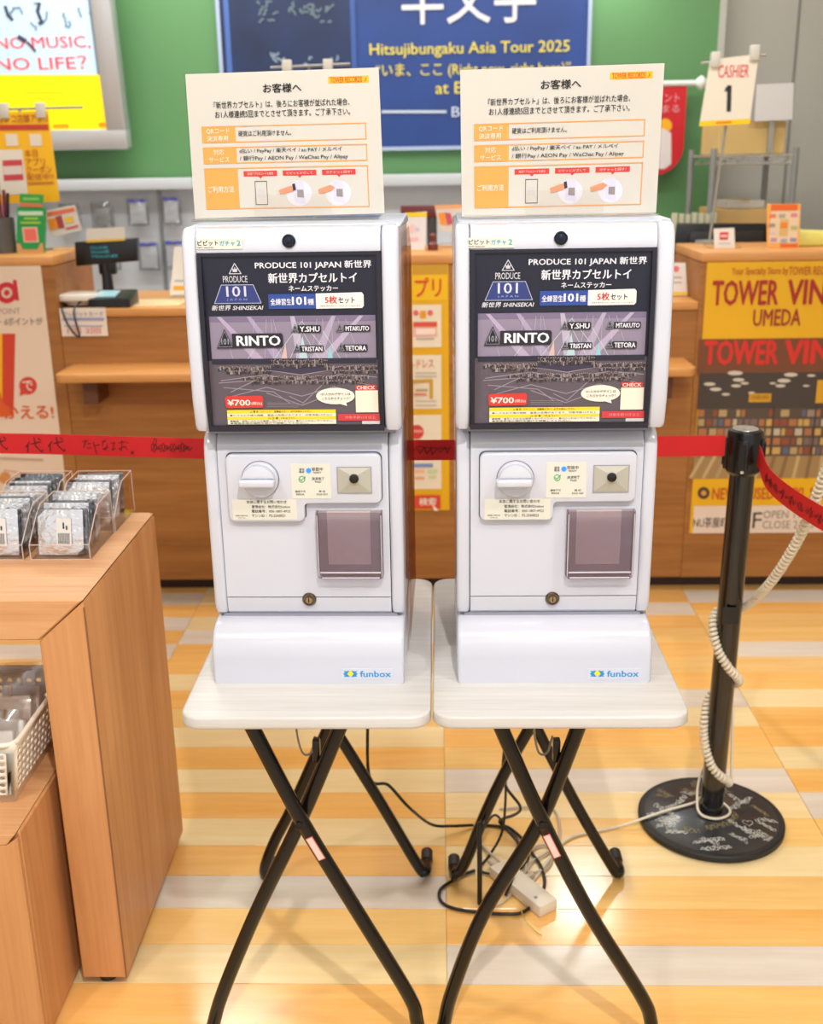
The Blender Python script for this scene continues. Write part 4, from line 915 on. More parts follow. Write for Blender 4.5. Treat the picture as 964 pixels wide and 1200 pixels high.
    # prize flap
    x0, x1, za, zb = R_(T['tray'], g(yb-.004)); 
    b = new(); box(b, x0-.002, x1+.002, yb-.0006, yb+.002, za-.004, zb+.002, .0005, 1); obj('flap_frame', b, WHITE, t)
    b = new(); box(b, x0+.001, x1-.001, yb-.0012, yb-.0007, za+.001, zb-.001); obj('chute_opening', b, mat('chute_grey', (166, 154, 156), .5), t)
    b = new(); box(b, x0+.016, x1-.02, yb-.002, yb-.0013, za+.02, zb-.002); obj('chute_back', b, mat('chute_inner', (206, 194, 190), .5), t)
    b = new(); prism(b, rrect(x0, x1, za, zb, .006, 4), 'y', yb-.017, yb-.0145, .001, 2); prism(b, [(yb-.0145, za), (yb-.002, za+.001), (yb-.002, za+.003), (yb-.0145, za+.003)], 'x', x0+.004, x1-.004)
    for s in (x0, x1-.0025): prism(b, [(yb-.0145, za+.004), (yb-.002, za+.004), (yb-.002, zb), (yb-.0145, zb)], 'x', s, s+.0025)
    obj('flap', b, SMOKY, t)
    b = new(); tube(b, [(x0+.004, yb-.018, za+.012), (x1-.004, yb-.018, za+.012)], .0014, 6); tube(b, [(x0+.006, yb-.018, za+.003), (x1-.006, yb-.018, za+.003)], .0012, 6); tube(b, [(x0+.002, yb-.018, za+.006), (x0+.002, yb-.018, zb-.004)], .0009, 6); tube(b, [(x1-.002, yb-.018, za+.006), (x1-.002, yb-.018, zb-.004)], .0009, 6)
    obj('flap_rib', b, mat('rib_clear_edge', (188, 186, 196), .15), t)
    # lock
    kx, kz = g(yb)(*T['lock']); b = new(); lathe(b, [(.0115, 0), (.0115, .0015), (.0095, .004), (.0085, .004), (.0085, .002)], (kx, yb+.001, kz), 28, 'y'); lk = obj('lock', b, mat('lock_steel', (120, 108, 96), .25, .9), lower)
    b = new(); lathe(b, [(.0055, 0), (.0052, .004), (.003, .005)], (kx, yb-.001, kz), 20, 'y'); obj('lock_core', b, mat('lock_brass', (176, 150, 110), .3, .9), lower)
    b = new(); box(b, kx-.0008, kx+.0008, yb-.0075, yb-.0058, kz-.003, kz+.0055); obj('keyhole', b, DARK, lower)
    # brand sticker on base
    fb = g(0); x0, x1, za, zb = R_(T['fb'], fb); b = new(); box(b, x0, x1, -.0005, 0, za, zb); st = obj('maker_sticker', b, mat('sticker_pale', (204, 209, 222), .35), t)
    bx0, by0, bx1, by1 = T['fb']; U = lambda u, v: (bx0+(bx1-bx0)*u, by0+(by1-by0)*v); p = Print(st, fb, -.0005, eps=.0003); BL = (30, 140, 204)
    p.text('funbox', *U(.36, .2), *U(.95, .8), BL, 1, 1.6)
    for s in (-1, 1):
        p.poly([U(.18+s*.14, .5), U(.18+s*.06, .22), U(.18+s*.02, .2), U(.18+s*.06, .5), U(.18+s*.02, .8), U(.18+s*.07, .78)], BL, 1)
        p.poly([U(.18+s*.13, .22), U(.18+s*.07, .25), U(.18+s*.1, .42)], BL, 1); p.poly([U(.18+s*.13, .78), U(.18+s*.07, .75), U(.18+s*.1, .58)], BL, 1)
    p.poly([U(.18, .12), U(.245, .48), U(.18, .74), U(.115, .48)], (236, 220, 40), 2)
    p.done(.35)
    # ---------------- head
    yh = .012; z0, z1 = .4135, .716; sp_ = .0235
    hp = [(yh+.001, z0+.012), (yh-.006, z0+.05), (yh-.008, z0+.12), (yh-.005, z0+.22), (yh, z1-.03), (yh+.004, z1-.013), (yh+.012, z1-.003), (yh+.022, z1), (.31, z1), (.33, z1-.02), (.33, z0), (yh+.014, z0), (yh+.005, z0+.003)]
    for s in (-1, 1):
        b = new(); a_, b_ = (-w-.002, -w+sp_-.004) if s < 0 else (w-sp_, w+.002)
        prism(b, hp, 'x', a_, b_, .007, 3); obj('head_shell', b, WHITE, t)
    xa, xb = -w+sp_-.0035, w-sp_-.0005
    f = (lambda F_: (lambda u, v: F_(220+u/3.5704, 250+v/3.5704)))(mp(yh)) if which == 'L' else (lambda F_: (lambda u, v: F_(520+u/3.443, 250+v/3.443)))(mp(yh))
    zw1 = f(430, 162)[1] if which == 'L' else f(470, 142)[1]; zw0 = z0+.003
    b = new(); prism(b, [(yh+.003, zw1), (yh+.002, z1-.028), (yh+.005, z1-.012), (yh+.013, z1-.003), (yh+.022, z1-.001), (.31, z1-.001), (.31, zw1)], 'x', xa, xb); obj('head_bar', b, WHITE, t)
    b = new(); box(b, xa, xb, yh+.04, .32, z0+.001, zw1); obj('head_core', b, WHITE, t)
    # dark frame
    b = new(); fw_ = .0065; BRM = mat('window_frame_dark', (30, 26, 38), .25)
    prism(b, [(yh+.001, zw0), (yh-.0055, z0+.05), (yh-.0075, z0+.12), (yh-.0045, z0+.22), (yh, zw1), (yh+.03, zw1), (yh+.03, zw0)], 'x', xa, xa+fw_); prism(b, [(yh+.001, zw0), (yh-.0055, z0+.05), (yh-.0075, z0+.12), (yh-.0045, z0+.22), (yh, zw1), (yh+.03, zw1), (yh+.03, zw0)], 'x', xb-fw_, xb)
    box(b, xa, xb, yh-.001, yh+.04, zw0, zw0+.009); box(b, xa, xb, yh, yh+.04, zw1-.005, zw1); obj('window_frame', b, BRM, t)
    # poster inside
    yp = yh+.004
    b = new(); box(b, xa+fw_, xb-fw_, yp, yp+.002, zw0+.009, zw1-.005); ps = obj('poster', b, mat('poster_night', (30, 28, 44), .45, var=.2, vscale=20), t)
    poster_print(ps, mp(yp), yp, xa+fw_, xb-fw_, zw0+.009, zw1-.005)
    # curved glass
    b = new(); N = 14; gl = []
    for k in range(N+1):
        z = zw0+.006+(zw1-.004-zw0-.006)*k/N; q_ = (z-z0)/(zw1-z0); y = yh-.001-.0075*math.sin(PI*min(1, q_))**.8
        gl.append((b.verts.new((xa+.002, y, z)), b.verts.new((xb-.002, y, z))))
    for a_, c_ in zip(gl, gl[1:]): b.faces.new((a_[0], a_[1], c_[1], c_[0]))
    obj('window_pane', b, GLASS, t, 60)
    # sensor button + name sticker
    sx, sz = f(422, 116) if which == 'L' else f(472, 100)
    b = new(); lathe(b, [(.0098, 0), (.0098, .002), (.008, .0035), (.0065, .002)], (sx, yh+.002, sz), 24, 'y'); bt = obj('top_lock', b, mat('lock_dark', (54, 60, 72), .25, .6), t)
    b = new(); lathe(b, [(.005, 0), (.0045, .003), (.002, .004)], (sx, yh-.0005, sz), 18, 'y'); obj('top_lock_core', b, mat('lock_core_dark', (30, 36, 52), .2, .5), bt)
    c_ = (36, 106, 228, 150) if which == 'L' else (96, 98, 284, 140)
    x0, x1, za, zb = R_(c_, f); b = new(); box(b, x0, x1, yh+.0012, yh+.0022, za, zb); st = obj('name_sticker', b, mat('label_cream', 0), t)
    U = lambda u, v: (c_[0]+(c_[2]-c_[0])*u, c_[1]+(c_[3]-c_[1])*v); p = Print(st, f, yh+.0012, eps=.0003)
    p.text('ピピット', *U(.02, .18), *U(.47, .68), (34, 36, 44), 1, 1.8); p.text('ガチャ', *U(.5, .18), *U(.83, .7), (40, 160, 186), 1, 1.8); p.text('2', *U(.87, .15), *U(.96, .68), (40, 160, 186), 1, 1.2); p.text('PIPIT GACHA', *U(.02, .8), *U(.37, .92), (60, 58, 60), 1, 1)
    p.done(.4)
    # smoked rear housing
    b = new(); 
    
    for q in (((w+.006, .10, .03), (w+.006, .40, .03), (w+.006, .40, .66), (w+.006, .30, .70), (w+.006, .10, .70)), ((w+.006, .40, .03), (w-.02, .40, .03), (w-.02, .40, .66), (w+.006, .40, .66))):
        b.faces.new([b.verts.new(v_) for v_ in q])
    obj('rear_cover', b, REARC, t, 0)
    b = new(); prism(b, [(.06, z1+.001), (.30, z1+.004), (.335, z1-.004), (.335, z1-.012), (.06, z1-.004)], 'x', -w+.004, w+.004, .002, 1); obj('top_cover', b, mat('pale_blue_cover', (196, 206, 222), .5), t)
    # ---------------- acrylic stand + notice (stands on the machine: a thing of its own)
    zt = TZ+z1+.006
    if which == 'L': quad = [(217, 87), (443.5, 79), (450.5, 250), (228.5, 256)]; NY = 1.705; cr0 = (210, 60, 3.856)
    else: quad = [(539, 82), (778.5, 74), (768.5, 249), (541, 254)]; NY = 1.69; cr0 = (520, 60, 3.443)
    P_ = [aY(*q, NY) for q in quad]
    xl_ = (P_[0].x+P_[3].x)/2; xr_ = (P_[1].x+P_[2].x)/2
    nl = Vector(((xl_+xr_)/2, NY, zt)); hw = (xr_-xl_)/2
    n = thing('notice_stand', notice_label, 'notice', nl, (0, 0, 0), 'notices in acrylic stands on the machines')
    # slight in-plane turn as in the photo
    b = new(); quadl = [q-nl for q in P_]; h0 = (P_[2].z+P_[3].z)/2-zt
    rot2 = math.atan2(quadl[1].z-quadl[0].z, quadl[1].x-quadl[0].x)
    plate(b, quadl, .0012); sheet = obj('sheet', b, WPAPER, n, 0)
    F_ = mp2 = frame_map(nl, (0, 0, 0), 0)
    p = Print(sheet, F_, 0, *cr0, eps=.0003)
    A4 = dict(L=[(28, 102), (902, 75), (930, 738), (70, 752)], R=[(66, 77), (890, 49), (855, 650), (72, 668)])[which]
    def Q(u, v):
        a0, a1, a2, a3 = A4; return tuple((a0[k]*(1-u)+a1[k]*u)*(1-v)+(a3[k]*(1-u)+a2[k]*u)*v for k in (0, 1))
    def qt(s, u0, v0, u1, v1, col=K, bd=.8):
        V, Fc, nc = glyphs(s, bd); bb = p.bm(col, 3, 'lettering'); vs = []; p.n += 1
        for i, (x, y) in enumerate(V): vs.append(bb.verts.new(p.P(*p.f(*Q(u0+(u1-u0)*x, v1+(v0-v1)*y)), 3, i*nc//len(V))))
        for fc in Fc:
            try: bb.faces.new([vs[i] for i in fc])
            except ValueError: pass
    def qr(u0, v0, u1, v1, col, L=1): p.poly([Q(u0, v0), Q(u0, v1), Q(u1, v1), Q(u1, v0)], col, L)
    def frame(u0, v0, u1, v1, col, tw=.005):
        for a in ((u0, v0, u1, v0+tw*1.3), (u0, v1-tw*1.3, u1, v1), (u0, v0, u0+tw, v1), (u1-tw, v0, u1, v1)): qr(*a, col, 2)
    qt('お客様へ', .395, .085, .595, .15, K, 2); qr(.735, .05, .945, .098, (246, 190, 30), 1); qt('TOWER RECORDS', .745, .054, .91, .094, (200, 40, 30), .7); qt('♪', .918, .06, .935, .09, (200, 130, 20), .5)
    qt('『新世界カプセルト』は、後ろにお客様が並ばれた場合、', .135, .2, .84, .25, K, .7); qt('お1人様連続5回までとさせて頂きます。ご了承下さい。', .14, .265, .84, .315, K, .7)
    OC = (246, 166, 82)
    qr(.065, .37, .24, .485, OC); frame(.065, .37, .92, .485, OC); qr(.065, .515, .24, .63, OC); frame(.065, .515, .92, .63, OC); qr(.065, .66, .24, .945, OC); frame(.065, .66, .92, .945, OC)
    WT = (250, 240, 222)
    qt('QRコード', .09, .385, .21, .425, WT, .4); qt('決済専用', .09, .435, .2, .475, WT, .4); qt('対応', .12, .53, .175, .57, WT, .4); qt('サービス', .095, .583, .2, .62, WT, .4); qt('ご利用方法', .08, .785, .215, .83, WT, 1)
    qt('硬貨はご利用頂けません。', .255, .405, .53, .445, K, .45); qt('d払い / PayPay / 楽天ペイ / au PAY / メルペイ', .255, .528, .79, .566, K, .45); qt('/ 銀行Pay / AEON Pay / WeChat Pay / Alipay', .255, .578, .82, .618, K, .45)
    for u, s_ in ((.27, '決済アプリのコードを表示'), (.475, 'ピピッとかざして'), (.68, 'ガチャっと回す！')):
        qr(u, .685, u+.175, .722, (216, 60, 58), 1); p.poly([Q(u+.075, .72), Q(u+.1, .72), Q(u+.0875, .738)], (216, 60, 58), 1); qt(s_, u+.02, .694, u+.155, .713, (250, 220, 210), .2)
    # phone outline (code area left blank), and the two small how-to pictures
    for a in ((.325, .755, .389, .76), (.325, .915, .389, .92), (.325, .755, .328, .92), (.386, .755, .389, .92)): qr(*a, (60, 58, 66), 1)
    qr(.337, .81, .376, .865, (206, 202, 200), 1)
    for c0 in (.545, .75):
        p.disc(*Q(c0+.01, .845), 58 if which == 'L' else 50, (226, 222, 232), 1, 24)
        p.poly([Q(c0-.02, .77), Q(c0+.035, .755), Q(c0+.04, .92), Q(c0-.015, .9)], (214, 212, 232), 2); p.poly([Q(c0+.0, .82), Q(c0+.033, .82), Q(c0+.033, .875), Q(c0, .87)], (150, 140, 140), 3)
        p.poly([Q(c0-.095, .82), Q(c0-.03, .79), Q(c0-.005, .81), Q(c0-.03, .835), Q(c0-.09, .85)], (232, 150, 112), 4)
    p.poly([Q(.52, .78), Q(.535, .775), Q(.54, .82), Q(.525, .825)], (50, 46, 60), 5)
    p.done(.4)
    # acrylic sleeve and foot
    b = new(); plate(b, [Vector((q.x, q.y-.004, q.z)) for q in (quadl[0]+Vector((-.001, 0, .001)), quadl[1]+Vector((.001, 0, .001)), quadl[2]+Vector((.001, 0, -.001)), quadl[3]+Vector((-.001, 0, -.001)))], .0007)
    obj('sleeve', b, clear('film_gloss', (250, 250, 250), 1.3, .08, .0), n, 0)
    b = new(); box(b, -hw+.005, hw-.005, .0025, .005, 0, .17); box(b, -hw+.005, hw-.005, -.055, .08, 0, .0025); box(b, -.05, .065, -.009, -.007, .002, .036)
    obj('acrylic_stand', b, CLEAR, n, 0)
    return t

def poster_print(ps, f0, yp, xa, xb, za, zb):
    """the capsule poster; its layout in its own 0..1 frame"""
    fu = lambda u, v: (xa+(xb-xa)*(u-52)/(800-52), zb-(zb-za)*(v-168)/(886-168))
    p = Print(ps, fu, yp, eps=.0003)
    random.seed(21)
    WH = (236, 234, 240)
    p.rect(52, 168, 800, 412, (24, 26, 44), 1)
    p.rect(66, 416, 790, 604, (142, 130, 150), 1); p.rect(66, 416, 790, 440, (120, 108, 136), 2)
    # light beams on the stage picture
    for a, c, col in ((100, 190, (176, 160, 186)), (230, 150, (166, 152, 180)), (420, 60, (180, 170, 190)), (600, -60, (170, 158, 182)), (720, -150, (178, 164, 188))):
        p.poly([(a, 418), (a+18, 418), (a+c+10, 602), (a+c-40, 602)], col, 3)
    for x in (160, 240, 300, 340, 380, 440, 500, 560, 600, 660, 720): p.line([(x, 598), (x+random.uniform(-60, 60), 430)], .0004, (200, 192, 206), 4)
    for a, b_ in (((340, 600), (470, 440)), ((470, 440), (600, 600)), ((410, 600), (470, 480)), ((470, 480), (540, 600)), ((215, 610), (300, 500)), ((640, 610), (560, 480))): p.line([a, b_], .0008, (196, 206, 206), 4)
    p.poly([(450, 600), (470, 500), (490, 600)], (176, 204, 206), 4); p.poly([(575, 600), (590, 540), (600, 600)], (140, 196, 206), 5); p.poly([(372, 600), (395, 530), (400, 600)], (206, 176, 170), 5)
    p.rect(52, 604, 800, 886, (92, 82, 90), 1); p.rect(66, 596, 790, 618, (38, 36, 52), 5)
    p.poly([(330, 615), (570, 615), (600, 645), (455, 665), (310, 645)], (60, 52, 72), 2)
    for pts in ([(90, 700), (250, 690), (140, 740)], [(110, 720), (330, 740), (400, 790)], [(560, 700), (460, 790), (400, 760)], [(640, 690), (790, 720)], [(310, 645), (455, 668), (600, 645)], [(100, 690), (300, 665), (455, 700), (640, 665), (790, 680)], [(140, 760), (300, 720), (455, 760), (600, 720), (780, 770)], [(430, 620), (470, 660)], [(300, 745), (455, 800), (620, 740)]): p.line(pts, .0012, (150, 140, 150), 2)
    def crowd(x0, x1, y0, n, amp):
        for k in range(n):
            x = x0+(x1-x0)*(k+random.uniform(-.2, .2))/n; y = y0+random.uniform(-amp, amp); h = random.uniform(8, 15); x += random.uniform(-1.5, 1.5)
            p.poly([(x-2.6, y), (x+2.6, y), (x+3.2, y+h), (x-3.2, y+h)], random.choice([(44, 36, 42), (58, 48, 52), (150, 140, 140), (110, 98, 100), (54, 46, 50), (70, 60, 64)]), 6)
            p.poly([(x-1.6, y-4), (x+1.6, y-4), (x+1.6, y), (x-1.6, y)], (176, 152, 140), 6)
    crowd(330, 580, 606, 34, 3); crowd(330, 580, 622, 34, 3); crowd(96, 330, 634, 34, 4); crowd(560, 800, 634, 34, 4); crowd(130, 330, 650, 26, 3); crowd(600, 800, 652, 26, 3); crowd(200, 760, 676, 70, 4); crowd(240, 740, 694, 62, 4)
    # words
    p.text('PRODUCE 101 JAPAN 新世界', 280, 190, 780, 226, WH, 8, 1.5); p.text('新世界カプセルトイ', 334, 238, 716, 281, WH, 8, 2); p.text('ネームステッカー', 420, 291, 633, 315, WH, 8, 1.8)
    p.rect(330, 325, 536, 386, (44, 72, 150), 7); p.poly([(536, 324), (734, 321), (742, 330), (742, 377), (734, 386), (536, 387)], (238, 232, 222), 7)
    p.text('全練習生', 338, 343, 430, 371, WH, 8, 1.5); p.text('101', 432, 336, 494, 371, WH, 8, 3); p.text('種', 500, 345, 527, 371, WH, 8, 1.5); p.text('5枚', 575, 334, 628, 367, RED, 8, 2.2); p.text('セット', 632, 340, 704, 366, K, 8, 2); p.text('※組み合わせはランダムとなっております', 552, 373, 728, 379, K, 8)
    p.line([(193, 197), (168, 239), (219, 239), (193, 197)], .0011, (206, 204, 214), 8); p.poly([(184, 232), (182, 216), (189, 222), (193, 210), (197, 222), (204, 216), (202, 232)], (206, 204, 214), 8)
    p.text('PRODUCE', 139, 248, 245, 275, (206, 204, 214), 8, .4); p.poly([(130, 285), (268, 285), (299, 361), (96, 361)], (46, 58, 120), 7); p.line([(130, 285), (268, 285), (299, 361), (96, 361), (130, 285)], .0008, (190, 196, 220), 8)
    p.text('101', 150, 290, 236, 334, (206, 208, 222), 8, 1); p.text('J A P A N', 150, 341, 238, 352, (150, 160, 200), 8); p.text('新世界 SHINSEKAI', 80, 368, 302, 391, (222, 220, 226), 8, 1.5, .25)
    def badge(s_, tx0, ty0, tx1, ty1, ax, ay, aw, ah, bd):
        m = (ty1-ty0)*.2; p.poly([(tx0-m*2, ty0-m), (tx1+m*.6, ty0-m), (tx1+m*1.3, ty0), (tx1+m*1.3, ty1), (tx1+m*.5, ty1+m), (tx0-m*2, ty1+m)], (34, 32, 40), 7)
        p.poly([(ax, ay), (ax+aw/2, ay+ah), (ax-aw/2, ay+ah)], (34, 32, 42), 8); p.line([(ax, ay+ah*.12), (ax+aw*.4, ay+ah*.92), (ax-aw*.4, ay+ah*.92), (ax, ay+ah*.12)], .0006, (150, 150, 160), 9); p.text('101', ax-aw*.2, ay+ah*.5, ax+aw*.2, ay+ah*.8, (170, 170, 180), 9)
        p.text(s_, tx0, ty0, tx1, ty1, WH, 9, bd)
    badge('RINTO', 180, 497, 374, 541, 130, 468, 76, 82, 3); badge('Y.SHU', 460, 460, 547, 483, 440, 450, 36, 36, 2.5); badge('TRISTAN', 464, 545, 556, 566, 444, 533, 36, 36, 2.5); badge('MTAKUTO', 660, 461, 762, 481, 634, 449, 36, 36, 2.5); badge('TETORA', 656, 543, 748, 565, 637, 531, 36, 36, 2.5)
    p.poly([(120, 757), (276, 755), (283, 764), (283, 802), (276, 808), (122, 810), (114, 802), (112, 766)], (208, 56, 52), 7); p.text('¥700', 122, 772, 226, 799, (246, 232, 216), 8, 2.2); p.text('(税込)', 230, 782, 277, 798, (246, 232, 216), 8, 1)
    for y in (788, 796, 804): p.line([(300, y), (440, y+3)], .0004, (170, 160, 164), 7)
    p.rect(118, 818, 604, 834, (240, 210, 40), 7); p.rect(118, 834, 604, 848, (236, 228, 206), 7); p.rect(118, 848, 604, 861, (240, 210, 40), 7); p.rect(118, 861, 604, 882, (236, 228, 206), 7)
    p.text('△ 警 告 （けいこく） 保護者の方へ：必ずお読みください', 222, 821, 496, 831, (60, 50, 20), 8, .6); p.text('●小さなお子様の誤飲・窒息の危険があります。対象年齢15才以上', 130, 837, 590, 846, (90, 80, 70), 8, .3); p.text('△ 注 意 （ちゅうい）', 300, 850, 420, 860, (60, 50, 20), 8, .6); p.text('●破損・変形したものは使用しないでください。●口に入れないでください。', 130, 863, 590, 871, (90, 80, 70), 8, .3); p.text('●高温多湿の場所を避けて保管してください。', 130, 873, 480, 880, (90, 80, 70), 8, .3)
    el = [(605+86*math.cos(a*PI/12), 760+36*math.sin(a*PI/12)) for a in range(24)]; p.poly(el, (238, 230, 214), 7); p.poly([(610, 790), (650, 785), (656, 804)], (238, 230, 214), 7)
    p.text('101人分のデザインは', 540, 745, 672, 757, (70, 60, 50), 8, .5); p.text('こちらからチェック！', 545, 764, 670, 776, (90, 70, 50), 8, .6)
    p.rect(694, 736, 794, 832, (234, 226, 206), 7); p.poly([(694, 713), (786, 711), (790, 734), (696, 736)], (206, 52, 48), 8); p.text('CHECK', 700, 716, 782, 732, (246, 232, 216), 9, 2)
    p.rect(614, 838, 800, 868, (206, 58, 66), 7); p.text('対象年齢15才以上', 645, 847, 780, 860, (236, 150, 150), 8, .5); p.rect(720, 870, 800, 884, (206, 200, 196), 7)
    p.done(.4)

machine('white capsule vending machine on the left folding table, serial ending 21', -.214, -.012, 'L', 'laminated orange and cream notice on top of the left capsule machine', 'P2-25A0021', 0)
machine('white capsule vending machine on the right folding table, serial ending 23', .181, 0, 'R', 'laminated orange and cream notice on top of the right capsule machine', 'P2-25A0023', 0)

# ================================================================== STANCHION, BELTS
SX, SY = .636, 2.255
t = thing('belt_stanchion', 'black belt stanchion with handwriting on its round base', 'stanchion', (SX, SY, 0))
ba = new(); lathe(ba, [(.163, 0), (.166, .004), (.166, .016), (.163, .0175), (.16, .0172), (.03, .030), (.028, .031)], n=64); bs = obj('base', ba, mat('base_black', (44, 46, 50), .28, coat=.3, var=.06, vscale=20), t)
b = new(); lathe(b, [(.1655, .002), (.1685, .004), (.1685, .015), (.1645, .0178), (.161, .0178)], n=64); obj('base_rim', b, RUBBER, bs)
tz = .957; lean = .012
b = new(); tube(b, [(0, 0, .028), (lean, .01, .86)], .0265, 28); obj('pole', b, mat('pole_black', (16, 15, 16), .16, coat=.6), t)
b = new(); lathe(b, [(.029, 0), (.036, .008), (.0365, .09), (.034, .096), (.02, .0985)], (lean, .01, .855), 32)
hd = obj('head', b, mat('head_black', (18, 18, 19), .25), t)
b = new(); lathe(b, [(.027, 0), (.026, .0016)], (lean, .01, .9532), 28); obj('cap_sticker', b, mat('cap_grey', (150, 150, 146), .3, .4, var=.45, vscale=90), hd)
for a in (0, PI/2, PI, 3*PI/2):
    M_ = Matrix.Translation((lean, .01, .9)) @ Matrix.Rotation(a-.35, 4, 'Z'); b = new(); box(b, -.012, .012, -.041, -.033, -.035, .035, .003, 2, M_); box(b, -.007, .007, -.044, -.036, -.027, .027, .001, 1, M_); obj('belt_slot', b, BLACKP, hd)
b = new(); lathe(b, [(.0035, 0), (.0035, .002), (.0018, .0025)], (lean-.012, .01-.0385, .868), 14, 'y'); obj('screw', b, CHROME, hd)
b = new(); M_ = Matrix.Translation((0, 0, 0)); box(b, -.016, .02, -.0272, -.0262, .52, .56); obj('sticker_residue', b, mat('residue', (22, 26, 28), .3), t)
# handwriting on the base
random.seed(33)
def stroke(bm, pts, w):
    n = len(pts)
    for i in range(n-1):
        a, c = Vector(pts[i]), Vector(pts[i+1]); d = c-a
        if d.length < 1e-5: continue
        d.normalize(); nn = Vector((-d.y, d.x))*w/2; q = [a+nn-d*w*.3, a-nn-d*w*.3, c-nn+d*w*.3, c+nn+d*w*.3]
        vs = []
        for v in q: r_ = v.length; z = .0172+(.03-.0172)*(.16-r_)/.13+.0008; vs.append(bm.verts.new((v.x, v.y, z)))
        bm.faces.new(vs)
bw, bg = new(), new()
sig = [(-.115, .02, 1.9, .05, 0), (-.095, -.01, 1.7, .045, 0), (-.118, -.045, .3, .04, 0), (-.055, .055, .9, .035, 0), (-.02, .08, .3, .03, 0), (-.03, -.11, .15, .075, 0), (-.02, -.135, .1, .07, 0), (.07, .03, .8, .06, 0), (.1, .055, .9, .04, 0), (.05, -.06, -.9, .06, 0), (.085, -.085, -.7, .07, 0), (.115, -.05, -.8, .05, 0), (.0, -.06, .3, .06, 1), (.045, -.03, 1.1, .05, 1), (.12, .01, -1.0, .05, 1), (-.08, .03, .5, .05, 0), (.04, -.1, -.6, .04, 0), (.02, .06, .7, .04, 1)]
for _ in range(22):
    a_ = random.uniform(0, 6.283); r_ = random.uniform(.075, .14); sig.append((r_*math.cos(a_), r_*math.sin(a_), random.uniform(-1.2, 1.2), random.uniform(.025, .05), random.random() < .2))
for cx_, cy_, an, ln, kind in sig:
    bmh = bg if kind else bw; n = int(ln*260); pts = []
    ph = random.uniform(0, 6); am = random.uniform(.007, .011)
    for k in range(n*3):
        u = k/(n*3)*ln-ln/2; lx = u+.005*math.sin(k*1.9+ph)+random.uniform(-.0015, .0015); ly = am*math.sin(k*1.35+ph)*random.uniform(.2, 1)+random.uniform(-.002, .002)
        pts.append((cx_+lx*math.cos(an)-ly*math.sin(an), cy_+lx*math.sin(an)+ly*math.cos(an)))
    pts = [q for q in pts if .04 < math.hypot(*q) < .152]
    pts = [(v.x, v.y) for v in catmull([(a_, c_, 0) for a_, c_ in pts], 3)] if len(pts) > 2 else pts
    stroke(bmh, pts, .0011)
hp = [(.075+.012*16*math.sin(a)**3/16, -.045+.012*(13*math.cos(a)-5*math.cos(2*a)-2*math.cos(3*a)-math.cos(4*a))/16) for a in [k*2*PI/24 for k in range(25)]]; stroke(bw, hp, .0012)
obj('handwriting', bw, mat('white_pen', (206, 206, 200), .5), bs, 0); obj('handwriting', bg, mat('gold_pen', (150, 136, 100), .5), bs, 0)

# belts
REDB = mat('red_belt', (206, 18, 26), .55, bump=.25, bscale=900, var=.03, vscale=40)
def belt(label, P3, h, name='barrier_belt'):
    n = len(P3); L0 = Vector(P3[0]); t = thing(name, label, 'barrier belt', L0)
    b = new(); R_ = []
    for i, q in enumerate(P3):
        q = Vector(q)-L0; hh = h
        d = (Vector(P3[min(i+1, n-1)])-Vector(P3[max(i-1, 0)])).normalized(); up = Vector((-d.z*d.x, -d.z*d.y, 1-d.z*d.z)).normalized(); nr = d.cross(up)*.0006
        R_.append([b.verts.new(q+up*s*hh/2+nr*k) for s, k in ((1, 1), (1, -1), (-1, -1), (-1, 1))])
    for a_, c_ in zip(R_, R_[1:]):
        for k in range(4): b.faces.new((a_[k], a_[(k+1) % 4], c_[(k+1) % 4], c_[k]))
    b.faces.new(R_[0]); b.faces.new(R_[-1][::-1]); bmesh.ops.recalc_face_normals(b, faces=list(b.faces)); obj('strap', b, REDB, t)
    return t, L0
ZB = lambda u, v: aY(u, v, SY).z
pA = [(-1.6, SY, ZB(-60, 517)), (-.95, SY, ZB(0, 519.5)), (-.52, SY, ZB(230, 525.5)), (-.03, SY, ZB(500, 527.5)), (.48, SY, ZB(780, 523)), (SX-.03, SY+.005, ZB(850, 523))]
PA = catmull(pA, 5)
t, L0 = belt('red barrier belt with black handwriting running behind the machines', PA, .045)
f = frame_map(L0, (0, 0, 0), 0); p = Print(t, f, -.0012, 0, 500, 4.0167, eps=.0004)
def zat(x):
    for a, c in zip(PA, PA[1:]):
        if a.x <= x+L0.x <= c.x: return 0
    return 0
INK = (46, 10, 12)
def ji(x, y, s):  # 代 written by hand
    for st in ([(0, .3), (-.25, .65)], [(-.12, .5), (-.12, 1)], [(.1, .45), (.75, .3)], [(.3, 0), (.42, .6), (.85, 1.0), (.9, .85)], [(.6, .05), (.75, .18)]): p.line([(x+a*s, y+b_*s) for a, b_ in st], .0022, INK, 1, 'handwriting')
ji(-20, 45, 62); ji(140, 50, 68); ji(245, 48, 68)
def hw(pts, w=.0014): p.line(pts, w, INK, 1, 'handwriting')
hw([(388, 70), (415, 66)]); hw([(404, 60), (395, 100)]); hw([(412, 80), (428, 78)]); hw([(410, 100), (430, 98)]); hw([(440, 70), (456, 128)]); hw([(444, 90), (470, 84)])
hw([(480, 72), (500, 66)]); hw([(490, 62), (482, 90)]); hw([(505, 80), (498, 108), (485, 104), (510, 96)]); hw([(520, 78), (540, 72), (528, 110), (545, 100)]); hw([(560, 75), (590, 70)]); hw([(575, 62), (572, 112), (560, 104), (590, 92), (600, 108)]); hw([(596, 72), (606, 76)]); hw([(618, 120), (628, 116), (630, 126), (620, 128), (618, 120)])
random.seed(3)
pts = []
for k in range(70): u = k/70; pts.append((712+185*u+10*math.sin(k*1.3), 98+24*math.cos(k*1.3)*(.6+.4*math.sin(k*.37))))
